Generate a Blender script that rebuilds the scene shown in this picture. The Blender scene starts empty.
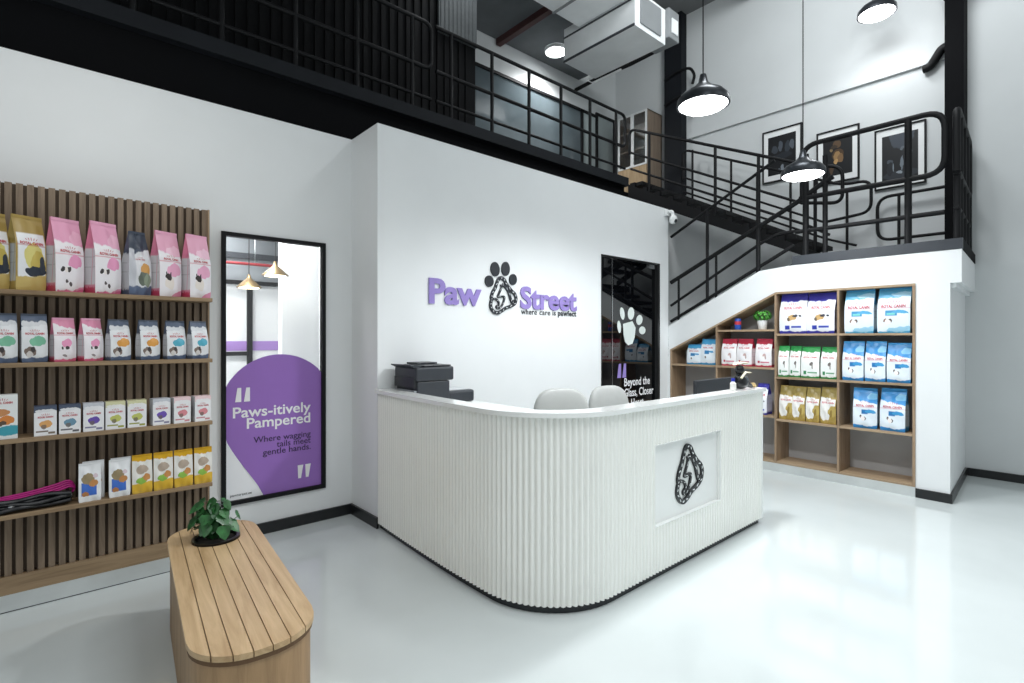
import bpy, bmesh, math, random
from mathutils import Vector, Matrix
random.seed(7)
PI = math.pi
S = bpy.context.scene
C = S.collection
V = Vector

# ------------------------------------------------------------------ materials
def lin(h):
    h = h.lstrip('#')
    o = []
    for i in (0, 2, 4):
        c = int(h[i:i+2], 16) / 255
        o.append(c / 12.92 if c <= .04045 else ((c + .055) / 1.055) ** 2.4)
    return (*o, 1)

def newmat(name):
    m = bpy.data.materials.new(name); m.use_nodes = True
    nt = m.node_tree
    return m, nt, nt.nodes['Principled BSDF']

def mat(name, hexc, rough=.5, metal=0., var=.04, scale=6., bump=0., spec=.5, coat=0.):
    m, nt, b = newmat(name)
    tc = nt.nodes.new('ShaderNodeTexCoord')
    n = nt.nodes.new('ShaderNodeTexNoise'); n.inputs['Scale'].default_value = scale; n.inputs['Detail'].default_value = 4
    nt.links.new(tc.outputs['Object'], n.inputs['Vector'])
    r = nt.nodes.new('ShaderNodeValToRGB')
    c = lin(hexc)
    r.color_ramp.elements[0].position = .3; r.color_ramp.elements[1].position = .7
    r.color_ramp.elements[0].color = (*[x * (1 - var) for x in c[:3]], 1)
    r.color_ramp.elements[1].color = (*[min(1, x * (1 + var)) for x in c[:3]], 1)
    nt.links.new(n.outputs['Fac'], r.inputs['Fac'])
    nt.links.new(r.outputs['Color'], b.inputs['Base Color'])
    b.inputs['Roughness'].default_value = rough
    b.inputs['Metallic'].default_value = metal
    b.inputs['Specular IOR Level'].default_value = spec
    b.inputs['Coat Weight'].default_value = coat
    if bump:
        bp = nt.nodes.new('ShaderNodeBump'); bp.inputs['Strength'].default_value = bump; bp.inputs['Distance'].default_value = .01
        n2 = nt.nodes.new('ShaderNodeTexNoise'); n2.inputs['Scale'].default_value = scale * 8
        nt.links.new(tc.outputs['Object'], n2.inputs['Vector'])
        nt.links.new(n2.outputs['Fac'], bp.inputs['Height']); nt.links.new(bp.outputs['Normal'], b.inputs['Normal'])
    return m

def wood(name, light, dark, axis, rough=.5, stretch=14., scale=2.2):
    m, nt, b = newmat(name)
    tc = nt.nodes.new('ShaderNodeTexCoord'); mp = nt.nodes.new('ShaderNodeMapping')
    sc = [stretch] * 3; sc[axis] = 1.
    mp.inputs['Scale'].default_value = sc
    nt.links.new(tc.outputs['Object'], mp.inputs['Vector'])
    n = nt.nodes.new('ShaderNodeTexNoise'); n.inputs['Scale'].default_value = scale; n.inputs['Detail'].default_value = 7; n.inputs['Roughness'].default_value = .62
    n.inputs['Distortion'].default_value = .6
    nt.links.new(mp.outputs['Vector'], n.inputs['Vector'])
    r = nt.nodes.new('ShaderNodeValToRGB'); e = r.color_ramp.elements
    e[0].position = .32; e[0].color = lin(dark); e[1].position = .66; e[1].color = lin(light)
    nt.links.new(n.outputs['Fac'], r.inputs['Fac']); nt.links.new(r.outputs['Color'], b.inputs['Base Color'])
    b.inputs['Roughness'].default_value = rough
    bp = nt.nodes.new('ShaderNodeBump'); bp.inputs['Strength'].default_value = .12; bp.inputs['Distance'].default_value = .004
    nt.links.new(n.outputs['Fac'], bp.inputs['Height']); nt.links.new(bp.outputs['Normal'], b.inputs['Normal'])
    return m

def emis(name, hexc, st):
    m, nt, b = newmat(name)
    b.inputs['Base Color'].default_value = lin(hexc)
    b.inputs['Emission Color'].default_value = lin(hexc); b.inputs['Emission Strength'].default_value = st
    return m

def glass(name, tint='#ffffff', refl=.12, rough=.02):
    m, nt, b = newmat(name)
    out = nt.nodes['Material Output']
    tr = nt.nodes.new('ShaderNodeBsdfTransparent'); tr.inputs['Color'].default_value = lin(tint)
    gl = nt.nodes.new('ShaderNodeBsdfGlossy'); gl.inputs['Roughness'].default_value = rough
    fr = nt.nodes.new('ShaderNodeFresnel'); fr.inputs['IOR'].default_value = 1.45
    mx = nt.nodes.new('ShaderNodeMixShader')
    ad = nt.nodes.new('ShaderNodeMath'); ad.operation = 'MULTIPLY_ADD'; ad.inputs[1].default_value = .8; ad.inputs[2].default_value = refl * .2
    nt.links.new(fr.outputs[0], ad.inputs[0]); nt.links.new(ad.outputs[0], mx.inputs[0])
    nt.links.new(tr.outputs[0], mx.inputs[1]); nt.links.new(gl.outputs[0], mx.inputs[2])
    nt.links.new(mx.outputs[0], out.inputs['Surface'])
    return m

def layered(name, base, layers, rough=.38, soft=.012, warp=.16):
    """a print made of soft shapes over a UV square (u right, v up)"""
    m, nt, b = newmat(name)
    L = nt.links
    uv = nt.nodes.new('ShaderNodeUVMap'); uv.uv_map = 'UVMap'
    sp = nt.nodes.new('ShaderNodeSeparateXYZ'); L.new(uv.outputs[0], sp.inputs[0])
    def mth(op, a, b_=None, c_=None):
        n = nt.nodes.new('ShaderNodeMath'); n.operation = op
        for i, x in enumerate((a, b_, c_)):
            if x is None: continue
            if isinstance(x, (int, float)): n.inputs[i].default_value = x
            else: L.new(x, n.inputs[i])
        return n.outputs[0]
    def step(x, t):      # 1 where x > t
        n = nt.nodes.new('ShaderNodeMapRange'); n.interpolation_type = 'SMOOTHSTEP'
        L.new(x, n.inputs[0]); n.inputs[1].default_value = t - soft; n.inputs[2].default_value = t + soft
        return n.outputs[0]
    nz = nt.nodes.new('ShaderNodeTexNoise'); nz.inputs['Scale'].default_value = 4.5
    L.new(uv.outputs[0], nz.inputs['Vector']); nz.inputs['Detail'].default_value = 3
    spn = nt.nodes.new('ShaderNodeSeparateXYZ'); L.new(nz.outputs['Color'], spn.inputs[0])
    U = mth('ADD', sp.outputs[0], mth('MULTIPLY', mth('SUBTRACT', spn.outputs[0], .5), warp))
    W = mth('ADD', sp.outputs[1], mth('MULTIPLY', mth('SUBTRACT', spn.outputs[1], .5), warp * .7))
    U0, W0 = sp.outputs[0], sp.outputs[1]
    col = None
    for ly in layers:
        k = ly[0]
        if k == 'ell':
            _, cu, cv, ru, rv, hx = ly[:6]
            du = mth('DIVIDE', mth('SUBTRACT', U, cu), ru); dv = mth('DIVIDE', mth('SUBTRACT', W, cv), rv)
            r2 = mth('ADD', mth('MULTIPLY', du, du), mth('MULTIPLY', dv, dv))
            mask = mth('SUBTRACT', 1., step(r2, 1.))
            if len(ly) > 6: mask = mth('MULTIPLY', mask, ly[6])
        elif k == 'rect':
            _, u0, u1, v0, v1, hx = ly
            mask = mth('MULTIPLY', mth('MULTIPLY', step(U0, u0), mth('SUBTRACT', 1., step(U0, u1))),
                       mth('MULTIPLY', step(W0, v0), mth('SUBTRACT', 1., step(W0, v1))))
        elif k == 'above':      # v > v0 + slope*u
            _, v0, sl, hx = ly
            mask = step(mth('SUBTRACT', W, mth('MULTIPLY', U, sl)), v0)
        elif k == 'below':
            _, v0, sl, hx = ly
            mask = mth('SUBTRACT', 1., step(mth('SUBTRACT', W, mth('MULTIPLY', U, sl)), v0))
        mx = nt.nodes.new('ShaderNodeMix'); mx.data_type = 'RGBA'
        L.new(mask, mx.inputs['Factor'])
        if col is None: mx.inputs['A'].default_value = lin(base)
        else: L.new(col, mx.inputs['A'])
        mx.inputs['B'].default_value = lin(hx)
        col = mx.outputs['Result']
    L.new(col, b.inputs['Base Color'])
    b.inputs['Roughness'].default_value = rough
    return m

# ------------------------------------------------------------------ mesh helpers
def box(bm, x0, x1, y0, y1, z0, z1, mi=0):
    vs = [bm.verts.new(p) for p in ((x0,y0,z0),(x1,y0,z0),(x1,y1,z0),(x0,y1,z0),(x0,y0,z1),(x1,y0,z1),(x1,y1,z1),(x0,y1,z1))]
    for f in ((0,3,2,1),(4,5,6,7),(0,1,5,4),(1,2,6,5),(2,3,7,6),(3,0,4,7)):
        bm.faces.new([vs[i] for i in f]).material_index = mi
    return vs

def bevel_all(bm, w, seg=2):
    bmesh.ops.bevel(bm, geom=[e for e in bm.edges], offset=w, segments=seg, affect='EDGES', profile=.5)

def tube(bm, pts, r, n=10, closed=False, radii=None, flat=1.):
    pts = [V(p) for p in pts]; N = len(pts)
    rings = []
    prev = None
    for i, p in enumerate(pts):
        a = pts[(i - 1) % N] if (closed or i > 0) else p
        b = pts[(i + 1) % N] if (closed or i < N - 1) else p
        t = (b - a).normalized()
        if prev is None:
            up = V((0, 0, 1)) if abs(t.z) < .9 else V((1, 0, 0))
            s = t.cross(up).normalized()
        else:
            s = (prev - t * prev.dot(t)).normalized()
        prev = s
        u = s.cross(t)
        rr = radii[i] if radii else r
        rings.append([bm.verts.new(p + (s * math.cos(2*PI*k/n) + u * math.sin(2*PI*k/n) * flat) * rr) for k in range(n)])
    for i in range(N if closed else N - 1):
        A, B = rings[i], rings[(i + 1) % N]
        for k in range(n):
            bm.faces.new((A[k], A[(k+1) % n], B[(k+1) % n], B[k]))
    if not closed:
        bm.faces.new(rings[0][::-1]); bm.faces.new(rings[-1])

def fillet(pts, r, seg=6):
    pts = [V(p) for p in pts]
    out = [pts[0]]
    for i in range(1, len(pts) - 1):
        p, a, b = pts[i], pts[i-1], pts[i+1]
        d1, d2 = (a - p), (b - p)
        rr = min(r, d1.length * .48, d2.length * .48)
        s, e = p + d1.normalized() * rr, p + d2.normalized() * rr
        for k in range(seg + 1):
            t = k / seg
            out.append(s * (1-t)**2 + p * 2*t*(1-t) + e * t*t)
    out.append(pts[-1])
    return out

def lathe(bm, prof, n=28, c=(0,0,0), sx=1., sy=1., cap=True):
    rings = [[bm.verts.new((c[0] + r*sx*math.cos(2*PI*k/n), c[1] + r*sy*math.sin(2*PI*k/n), c[2] + z)) for k in range(n)] for r, z in prof]
    for A, B in zip(rings, rings[1:]):
        for k in range(n):
            bm.faces.new((A[k], A[(k+1)%n], B[(k+1)%n], B[k]))
    if cap:
        bm.faces.new(rings[0][::-1]); bm.faces.new(rings[-1])

def prism(bm, poly, fn, d0, d1, mi=0):
    """2-D polygon extruded between depths d0 and d1; fn(a,b,d) -> point"""
    A = [bm.verts.new(fn(a, b, d0)) for a, b in poly]; B = [bm.verts.new(fn(a, b, d1)) for a, b in poly]
    n = len(poly)
    bm.faces.new(A).material_index = mi; bm.faces.new(B[::-1]).material_index = mi
    for i in range(n):
        bm.faces.new((A[i], B[i], B[(i+1)%n], A[(i+1)%n])).material_index = mi
    bmesh.ops.recalc_face_normals(bm, faces=bm.faces)

def superell(bm, c, r, e=.5, nu=28, nv=14, tilt=None):
    def sg(x, p): return math.copysign(abs(x) ** p, x)
    rings = []
    for j in range(nv + 1):
        ph = -PI/2 + PI * j / nv
        rings.append([bm.verts.new((c[0] + r[0]*sg(math.cos(ph), e)*sg(math.cos(2*PI*k/nu), e),
                                    c[1] + r[1]*sg(math.cos(ph), e)*sg(math.sin(2*PI*k/nu), e),
                                    c[2] + r[2]*sg(math.sin(ph), e))) for k in range(nu)])
    for A, B in zip(rings, rings[1:]):
        for k in range(nu):
            bm.faces.new((A[k], A[(k+1)%nu], B[(k+1)%nu], B[k]))
    bmesh.ops.remove_doubles(bm, verts=bm.verts, dist=1e-5)

XZ = lambda y: (lambda a, b, d: (a, y + d, b))       # polygons standing in a plane Y = const
YZ = lambda x: (lambda a, b, d: (x + d, a, b))       # polygons standing in a plane X = const
XY = lambda z: (lambda a, b, d: (a, b, z + d))

def basis(o):
    return Matrix.Translation(o.location) @ o.rotation_euler.to_matrix().to_4x4()

def obj(name, bm, mats, parent=None, smooth=False, world=True, base=None, top=None):
    """link a bmesh as one object; with a parent and world=True the bmesh is given in world coordinates"""
    if isinstance(bm, bmesh.types.BMesh):
        bmesh.ops.recalc_face_normals(bm, faces=bm.faces)
        me = bpy.data.meshes.new(name); bm.to_mesh(me); bm.free()
        if smooth:
            me.polygons.foreach_set('use_smooth', [True] * len(me.polygons))
            try: me.set_sharp_from_angle(angle=math.radians(40))
            except Exception: pass
    else: me = bm
    if not isinstance(mats, (list, tuple)): mats = [mats]
    if len(me.materials): me.materials.clear()
    for m in mats: me.materials.append(m)
    o = bpy.data.objects.new(name, me); C.objects.link(o)
    if parent is not None:
        o.parent = parent
        if world:
            M = basis(parent)
            p = parent
            while p.parent: p = p.parent; M = basis(p) @ M
            me.transform(M.inverted())
    elif base is not None:
        me.transform(Matrix.Translation(-V(base))); o.location = base
    return o

def BM(): return bmesh.new()

def tag(o, label, cat, group=None):
    o['label'] = label; o['category'] = cat
    if group: o['group'] = group
    return o

def thing(name, label, cat, loc=(0,0,0), rz=0., group=None):
    o = bpy.data.objects.new(name, None); C.objects.link(o)
    o.empty_display_size = .1
    o.location = loc; o.rotation_euler = (0, 0, rz)
    return tag(o, label, cat, group)

def struct(name, bm, mats, parent=None, smooth=False):
    o = obj(name, bm, mats, parent, smooth)
    if parent is None: o['kind'] = 'structure'
    return o

def dup(root, loc, rz, label, scale=(1,1,1), group=None):
    r = root.copy(); C.objects.link(r); r.location = loc; r.rotation_euler = (0, 0, rz); r.scale = scale
    r['label'] = label
    if group: r['group'] = group
    for ch in list(root.children):
        c = ch.copy(); C.objects.link(c); c.parent = r
        for g in list(ch.children):
            d = g.copy(); C.objects.link(d); d.parent = c
    return r

def text_mesh(body, bold=0., extrude=0., align='LEFT', spacing=1., shear=0.):
    cu = bpy.data.curves.new('lettering', 'FONT'); cu.body = body; cu.size = 1; cu.offset = bold; cu.extrude = extrude
    cu.align_x = align; cu.space_character = spacing; cu.shear = shear; cu.resolution_u = 4
    o = bpy.data.objects.new('lettering', cu); C.objects.link(o)
    dg = bpy.context.evaluated_depsgraph_get(); dg.update()
    me = bpy.data.meshes.new_from_object(o.evaluated_get(dg))
    bpy.data.objects.remove(o); bpy.data.curves.remove(cu)
    return me

def bounds(me):
    xs = [v.co.x for v in me.vertices]; ys = [v.co.y for v in me.vertices]
    return min(xs), max(xs), min(ys), max(ys)

def lettering(name, body, mats, parent, x0, x1, zb, cap, y, bold=.02, ext=.002, spacing=1., shear=0.):
    """text standing in the plane Y=y facing -Y; baseline at zb, capital height cap, from x0 to x1"""
    me = text_mesh(body, bold, 0, 'LEFT', spacing, shear)
    a, b, c, d = bounds(me)
    sx = (x1 - x0) / (b - a); sy = cap / .70
    bm = BM(); bm.from_mesh(me); bpy.data.meshes.remove(me)
    for f_ in bm.faces: f_.smooth = False
    if ext:
        r = bmesh.ops.extrude_face_region(bm, geom=list(bm.faces))
        bmesh.ops.translate(bm, verts=[v for v in r['geom'] if isinstance(v, bmesh.types.BMVert)], vec=(0, 0, 1))
    for v in bm.verts:
        x, yy, z = v.co
        v.co = (x0 + (x - a) * sx, y - z * ext, zb + yy * sy)
    return obj(name, bm, mats, parent)

# ------------------------------------------------------------------ shared materials
M = {}
M['paint'] = mat('white wall paint', '#e9eced', .55, var=.012, scale=3, bump=.03)
M['paint_grey'] = mat('pale grey wall paint', '#d4d8d9', .6, var=.02, scale=2, bump=.04)
M['black'] = mat('black steel paint', '#0c0d10', .6, spec=.3, var=.1, scale=8)
M['beam'] = mat('black beam paint', '#050609', .8, spec=.15, var=.15, scale=3)
M['flange'] = mat('dark grey flange paint', '#171a1f', .7, spec=.25, var=.12, scale=3)
M['charcoal'] = mat('charcoal landing edge', '#3a3e44', .5, var=.06)
M['skirt'] = mat('black skirting', '#1b1d1f', .35, var=.08)
M['steel'] = mat('brushed steel plinth', '#dde0e0', .28, .75, var=.08, scale=4)
M['rib'] = mat('warm white lacquer', '#f6f7f2', .22, var=.01, coat=.5)
M['lacq'] = mat('white gloss lacquer', '#f1f3f1', .16, var=.01, coat=.4)
M['walnut'] = wood('walnut slats', '#8f7c68', '#6a5a4a', 2, .6)
M['walnut_x'] = wood('walnut board along x', '#a48b6c', '#826b50', 0, .5)
M['walnut_y'] = wood('oak shelf board along y', '#b19a7e', '#937c62', 1, .5)
M['walnut_z'] = wood('oak upright', '#a58d73', '#866f58', 2, .5)
M['backing'] = mat('dark slat backing', '#57493c', .8, var=.1)
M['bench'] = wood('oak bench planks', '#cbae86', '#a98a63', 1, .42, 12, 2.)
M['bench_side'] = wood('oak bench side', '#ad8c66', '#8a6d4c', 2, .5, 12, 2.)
M['groove'] = mat('bench groove', '#64492f', .7)
M['purple'] = mat('purple vinyl', '#9a70c2', .35, var=.02)
M['logo_purple'] = mat('lilac acrylic letters', '#9583c6', .35, var=.02)
M['ink'] = mat('black acrylic', '#20242b', .35, var=.06)
M['braid'] = layered('braided black and white band', '#23262b', [('rect', -1, 2, .42, .58, '#23262b')])
M['white_ink'] = mat('white vinyl', '#f4f4f6', .4, var=.01)
M['dark_ink'] = mat('dark plum vinyl', '#33224a', .4, var=.05)
M['red_ink'] = mat('red print', '#c0283a', .4, var=.05)
M['glass'] = glass('window glass')
M['black_glass'] = mat('black mirror glass', '#06070a', .03, 0, var=.2, scale=1, spec=.9)
M['smoke_glass'] = mat('smoked office glass', '#5c676c', .08, 0, var=.2, scale=1.5, spec=.8)
M['pale_glass'] = mat('pale office glass', '#a9b5b6', .08, 0, var=.08, scale=1.5, spec=.7)
M['plastic'] = mat('charcoal printer plastic', '#30343a', .45, var=.06)
M['plastic2'] = mat('black printer plastic', '#1d1f24', .35, var=.06)
M['chair'] = mat('light grey leather', '#adafad', .5, var=.03, scale=14, bump=.05)
M['chrome'] = mat('chrome', '#d5d7d9', .18, 1., var=.03)
M['leaf'] = mat('green leaf', '#2a5f30', .35, var=.55, scale=22)
M['leaf2'] = mat('bright green leaf', '#4e9a3c', .5, var=.3, scale=20)
M['soil'] = mat('dark soil', '#1c1712', .9, var=.3, scale=40)
M['pot_black'] = mat('black pot', '#121315', .3, var=.06)
M['pot_white'] = mat('white pot', '#eef0f0', .35, var=.02)
M['duct'] = mat('galvanised duct', '#eceff0', .5, .0, var=.06, scale=3)
M['duct_dark'] = mat('grey duct panel', '#8d9193', .55, .1, var=.06, scale=3)
M['ceil'] = mat('grey ceiling', '#77797a', .8, var=.08, scale=2)
M['ceil_dark'] = mat('dark grey mezzanine ceiling', '#6a6e71', .8, var=.12, scale=3)
M['oxide'] = mat('red oxide steel', '#4a2b2a', .6, var=.15)
M['lamp_on'] = emis('lit lamp diffuser', '#fdfeff', 14)
M['lamp_warm'] = emis('lit warm lamp diffuser', '#fff2cf', 6)
M['shade'] = mat('dark pewter lamp shade', '#3c4045', .3, .6, var=.06)
M['shade_in'] = mat('white shade lining', '#eeeeee', .5)
M['brass'] = mat('dull brass', '#7c6a4c', .4, .7, var=.08)
M['cream'] = mat('cream plastic', '#e5dfc4', .5, var=.05)
M['gold'] = mat('gold paint', '#cfb27a', .35, .4, var=.08)
M['magenta'] = mat('magenta cord', '#b5197d', .5, var=.12, scale=30)
M['navy_cap'] = mat('navy blue cap', '#1c2b9c', .4)

# ------------------------------------------------------------------ the floor
def floor_mat():
    m, nt, b = newmat('polished pale epoxy floor')
    tc = nt.nodes.new('ShaderNodeTexCoord')
    n = nt.nodes.new('ShaderNodeTexNoise'); n.inputs['Scale'].default_value = 1.3; n.inputs['Detail'].default_value = 5
    nt.links.new(tc.outputs['Object'], n.inputs['Vector'])
    r = nt.nodes.new('ShaderNodeValToRGB'); e = r.color_ramp.elements
    e[0].position = .3; e[0].color = lin('#c6cdcd'); e[1].position = .7; e[1].color = lin('#cfd6d6')
    nt.links.new(n.outputs['Fac'], r.inputs['Fac']); nt.links.new(r.outputs['Color'], b.inputs['Base Color'])
    r2 = nt.nodes.new('ShaderNodeMapRange'); r2.inputs[3].default_value = .06; r2.inputs[4].default_value = .12
    nt.links.new(n.outputs['Fac'], r2.inputs[0]); nt.links.new(r2.outputs[0], b.inputs['Roughness'])
    b.inputs['Specular IOR Level'].default_value = .5
    return m
bm = BM(); box(bm, -4, 7.6, -4, 7.6, -.1, 0); struct('floor', bm, floor_mat())

# ------------------------------------------------------------------ walls
XR = 1.925      # return wall
YA, YB, XC, XD = 4.25, 3.78, 6.1, 7.5
TOP = 3.2
# left wall (window hole 0.945..1.67, 0.30..2.25)
WX0, WX1, WZ0, WZ1 = .923, 1.692, .265, 2.28
bm = BM()
box(bm, -4, WX0, YA, YA + .12, 0, TOP); box(bm, WX1, XR, YA, YA + .12, 0, TOP)
box(bm, WX0, WX1, YA, YA + .12, 0, WZ0); box(bm, WX0, WX1, YA, YA + .12, WZ1, TOP)
bmesh.ops.remove_doubles(bm, verts=bm.verts, dist=1e-4)
struct('wall_left', bm, M['paint'])
bm = BM(); box(bm, XR, XR + .12, YB, YA + .12, 0, TOP); struct('wall_return', bm, M['paint'])
# back wall with the dark glass door
DX0, DX1, DZ = 4.701, 5.905, 2.462
bm = BM()
box(bm, XR + .12, DX0, YB, YB + .12, 0, TOP); box(bm, DX1, XC, YB, YB + .12, 0, TOP); box(bm, DX0, DX1, YB, YB + .12, DZ, TOP)
struct('wall_back', bm, M['paint'])
# under-stair wall: a frame round the built-in shelving, sloping top
UZ0, UZ1, UY0, UY1, UYS = .095, 2.015, 1.153, 3.745, 2.415      # shelving opening; UYS: where its top starts to slope
def sl_in(y): return UZ1 - (y - UYS) * .5 if y > UYS else UZ1
WYT = 2.28
def sl_out(y): return 2.30 if y < 2.25 else (2.30 - (y - 2.25) * .08 if y < 2.6 else 2.27 - (y - 2.6) * .52)
def quadprism(bm, pts): prism(bm, pts, YZ(XC), 0, .04)
bm = BM()
quadprism(bm, [(.9, 0), (UY0, 0), (UY0, 2.0), (.9, 2.0)])
quadprism(bm, [(.82, 2.0), (UY0, 2.0), (UY0, UZ1), (UYS, UZ1), (UYS, sl_out(UYS)), (2.25, 2.3), (.82, 2.3)])
quadprism(bm, [(UYS, UZ1), (UY1, sl_in(UY1)), (UY1, sl_out(UY1)), (2.6, 2.27), (UYS, sl_out(UYS))])
quadprism(bm, [(UY1, 0), (YB - .002, 0), (YB - .002, sl_out(YB)), (UY1, sl_out(UY1))])
struct('wall_stair', bm, M['paint'])
bm = BM(); x_ = XC + .04
prism(bm, [(x_, .902), (XD, .98), (XD, 1.02), (x_, .942)], XY(0), 0, 2.0); prism(bm, [(x_, .822), (XD, .90), (XD, .94), (x_, .862)], XY(0), 2.0, 2.3); prism(bm, [(x_, .862), (XD, .94), (XD, 1.02), (x_, .942)], XY(0), 1.96, 2.0)
struct('wall_stair_end', bm, M['paint'])
# right wall
bm = BM(); box(bm, XD, XD + .12, -4, 6.0, 0, 6.6); struct('wall_right', bm, M['paint_grey'])
bm = BM(); box(bm, XD - .035, XD, 1.13, 4.3, 4.62, 4.68); struct('trim_1', bm, M['paint_grey'])
# upper back wall of the mezzanine
YM = 5.7
bm = BM()
box(bm, 3.85, XD, YM, YM + .1, 5.30, 6.6); box(bm, 3.85, 7.48, YM + .02, YM + .1, 3.75, 5.30)
struct('wall_mezzanine', bm, M['paint_grey'])
# dark cladding on the left of the mezzanine
bm = BM()
box(bm, -4, 3.86, 5.04, 5.1, 3.75, 6.6)
x = -2.
while x < 3.8:
    box(bm, x, x + .05, 5.02, 5.04, 3.75, 6.6); x += .1
struct('wall_mezzanine_dark', bm, mat('black corrugated cladding', '#06070a', .7, spec=.2, var=.2, scale=2))
bm = BM(); box(bm, 3.3, 3.84, 4.985, 5.015, 5.0, 6.6)
for k in range(9): box(bm, 3.32 + k * .057, 3.33 + k * .057, 4.975, 4.985, 5.0, 6.6)
struct('trim_9', bm, mat('grey mesh panel', '#5f6365', .6, var=.1, scale=30))
# ceilings
bm = BM(); box(bm, -4, 7.62, -4, 6.0, 6.6, 6.7); struct('ceiling', bm, M['ceil'])
bm = BM(); box(bm, 3.86, 6.5, 4.46, 5.69, 5.75, 5.8); struct('ceiling_mezzanine', bm, M['ceil_dark'])
# mezzanine floor and beam
BY = 4.44
bm = BM(); box(bm, -4, 6.06, BY + .02, 7.4, 3.60, 3.75); box(bm, 6.06, XD, 4.84, 7.4, 3.60, 3.75); struct('floor_mezzanine', bm, M['beam'])
bm = BM(); box(bm, -4, 6.06, BY + .02, BY + .10, 2.9, 3.60); struct('trim_2', bm, M['beam'])
bm = BM(); box(bm, -4, 6.06, BY - .06, BY + .02, 3.63, 3.745); struct('trim_3', bm, M['flange'])
bm = BM(); box(bm, XR + .12, 6.06, YB + .12, BY + .01, TOP - .06, TOP - .01); struct('trim_4', bm, M['beam'])
# skirtings
def skirt(name, x0, x1, y0, y1): bm = BM(); box(bm, x0, x1, y0, y1, 0, .085); struct(name, bm, M['skirt'])
skirt('baseboard_left', .8, XR - .018, YA - .018, YA)
skirt('baseboard_return', XR - .018, XR, YB - .018, YA)
skirt('baseboard_stair', XC - .018, XC, .882, 1.15)
bm = BM(); prism(bm, [(XC, .882), (XD - .018, .961), (XD - .018, .979), (XC, .9)], XY(0), 0, .085); struct('baseboard_stair_end', bm, M['skirt'])
skirt('baseboard_right', XD - .018, XD, -4, .96)

# ------------------------------------------------------------------ room seen through the window
bm = BM(); box(bm, 1.635, 3.2, 5.15, 5.25, 0, 2.94); struct('wall_inner_white', bm, M['paint'])
bm = BM(); box(bm, -1., 1.5, 7.2, 7.3, 0, 3.5); box(bm, 1.5, 6, 7.2, 7.3, 0, 3.5); struct('wall_inner', bm, M['paint'])
bm = BM(); box(bm, -1, 5.9, 7.16, 7.19, 2.22, 2.94); struct('trim_7', bm, mat('grey upper wall', '#8b9195', .7))
bm = BM(); box(bm, -1, 5.9, 7.12, 7.155, 2.50, 2.57); struct('trim_8', bm, M['charcoal'])
bm = BM(); box(bm, -.5, 5, 7.19, 7.2, 1.34, 1.46); struct('trim_5', bm, mat('lilac wall stripe', '#a685c8', .5, var=.03))
bm = BM(); box(bm, -.5, 5, 7.1, 7.14, 2.17, 2.22); box(bm, -.5, 1.86, 7.1, 7.14, 1.28, 1.33); box(bm, 1.84, 1.9, 7.1, 7.14, 0, 2.17); box(bm, .3, .35, 7.1, 7.14, 0, 2.17)
struct('trim_6', bm, M['black'])
bm = BM(); box(bm, -1., 6, YA + .125, 7.3, 2.95, 3.0); struct('ceiling_inner', bm, M['ceil'])
t = thing('sprinkler_pipe', 'thin red ceiling pipe seen through the left window', 'pipe', (1.8, 7.0, 2.41))
bm = BM(); tube(bm, [(-.5, 7.0, 2.41), (5, 7.0, 2.43)], .018, 8); obj('pipe', bm, mat('red sprinkler pipe', '#a0343a', .5), t, True)
for x in (.6, 1.9, 3.2):
    bm = BM(); tube(bm, [(x, 7.0, 2.42), (x, 7.0, 2.95)], .005, 6); obj('hanger', bm, M['chrome'], t)
bm = BM(); box(bm, -.5, 3.6, 6.3, 6.6, 2.66, 2.946)
tag(obj('air_duct', bm, M['duct'], base=(1.6, 6.45, 2.62)), 'pale duct under the ceiling of the room behind the window', 'duct')
for X, Y, Z, lb in ((1.465, 5.6, 2.0, 'brass cone pendant lamp behind the window, the left and lower one'), (1.70, 5.6, 2.11, 'brass cone pendant lamp behind the window, the right one beside the white panel')):
    if X > 1.6: X, Y, Z = 1.53, 5.0, 2.07
    t = thing('cone_pendant_lamp', lb, 'lamp', (X, Y, Z))
    bm = BM(); lathe(bm, [(.115, 0), (.112, .008), (.03, .085), (.018, .10), (.014, .13)], 24, (X, Y, Z)); obj('lamp_shade', bm, M['brass'], t, True)
    bm = BM(); lathe(bm, [(.09, -.006), (.09, -.001)], 24, (X, Y, Z)); obj('diffuser', bm, M['lamp_warm'], t)
    bm = BM(); tube(bm, [(X, Y, Z + .12), (X, Y, 2.95)], .004, 6); obj('cord', bm, M['black'], t)

# the window
w = thing('window_1', 'tall black-framed window with a purple quote decal', 'window', (1.3, YA, WZ0)); del w['label'], w['category']; w['kind'] = 'structure'
bm = BM(); f = .03
for a in ((WX0, WX0+f, WZ0, WZ1), (WX1-f, WX1, WZ0, WZ1), (WX0+f, WX1-f, WZ0, WZ0+f), (WX0+f, WX1-f, WZ1-f, WZ1)):
    box(bm, a[0], a[1], YA - .02, YA + .03, a[2], a[3])
obj('window_frame', bm, M['black'], w)
bm = BM(); box(bm, WX0+f, WX1-f, YA + .010, YA + .016, WZ0+f, WZ1-f); obj('pane', bm, M['glass'], w)
gx0, gx1, gz0 = WX0 + f, WX1 - f, WZ0 + f
poly = []
cx_, cz_, R_ = 1.338, .945, .428
for k in range(41):
    a = math.radians(196 - k * (196 + 28) / 40)      # round head of the teardrop
    poly.append((cx_ + R_ * math.cos(a), cz_ + R_ * math.sin(a)))
poly += [(gx1, gz0), (1.215, gz0)]
for k in range(1, 12):
    t = k / 12
    p0, p1, p2, p3 = (1.215, gz0), (1.165, .43), (.99, .62), poly[0]
    poly.append(tuple(p0[i]*(1-t)**3 + 3*p1[i]*t*(1-t)**2 + 3*p2[i]*t*t*(1-t) + p3[i]*t**3 for i in (0, 1)))
poly = [(min(max(a, gx0), gx1), max(b, gz0)) for a, b in poly]
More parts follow.
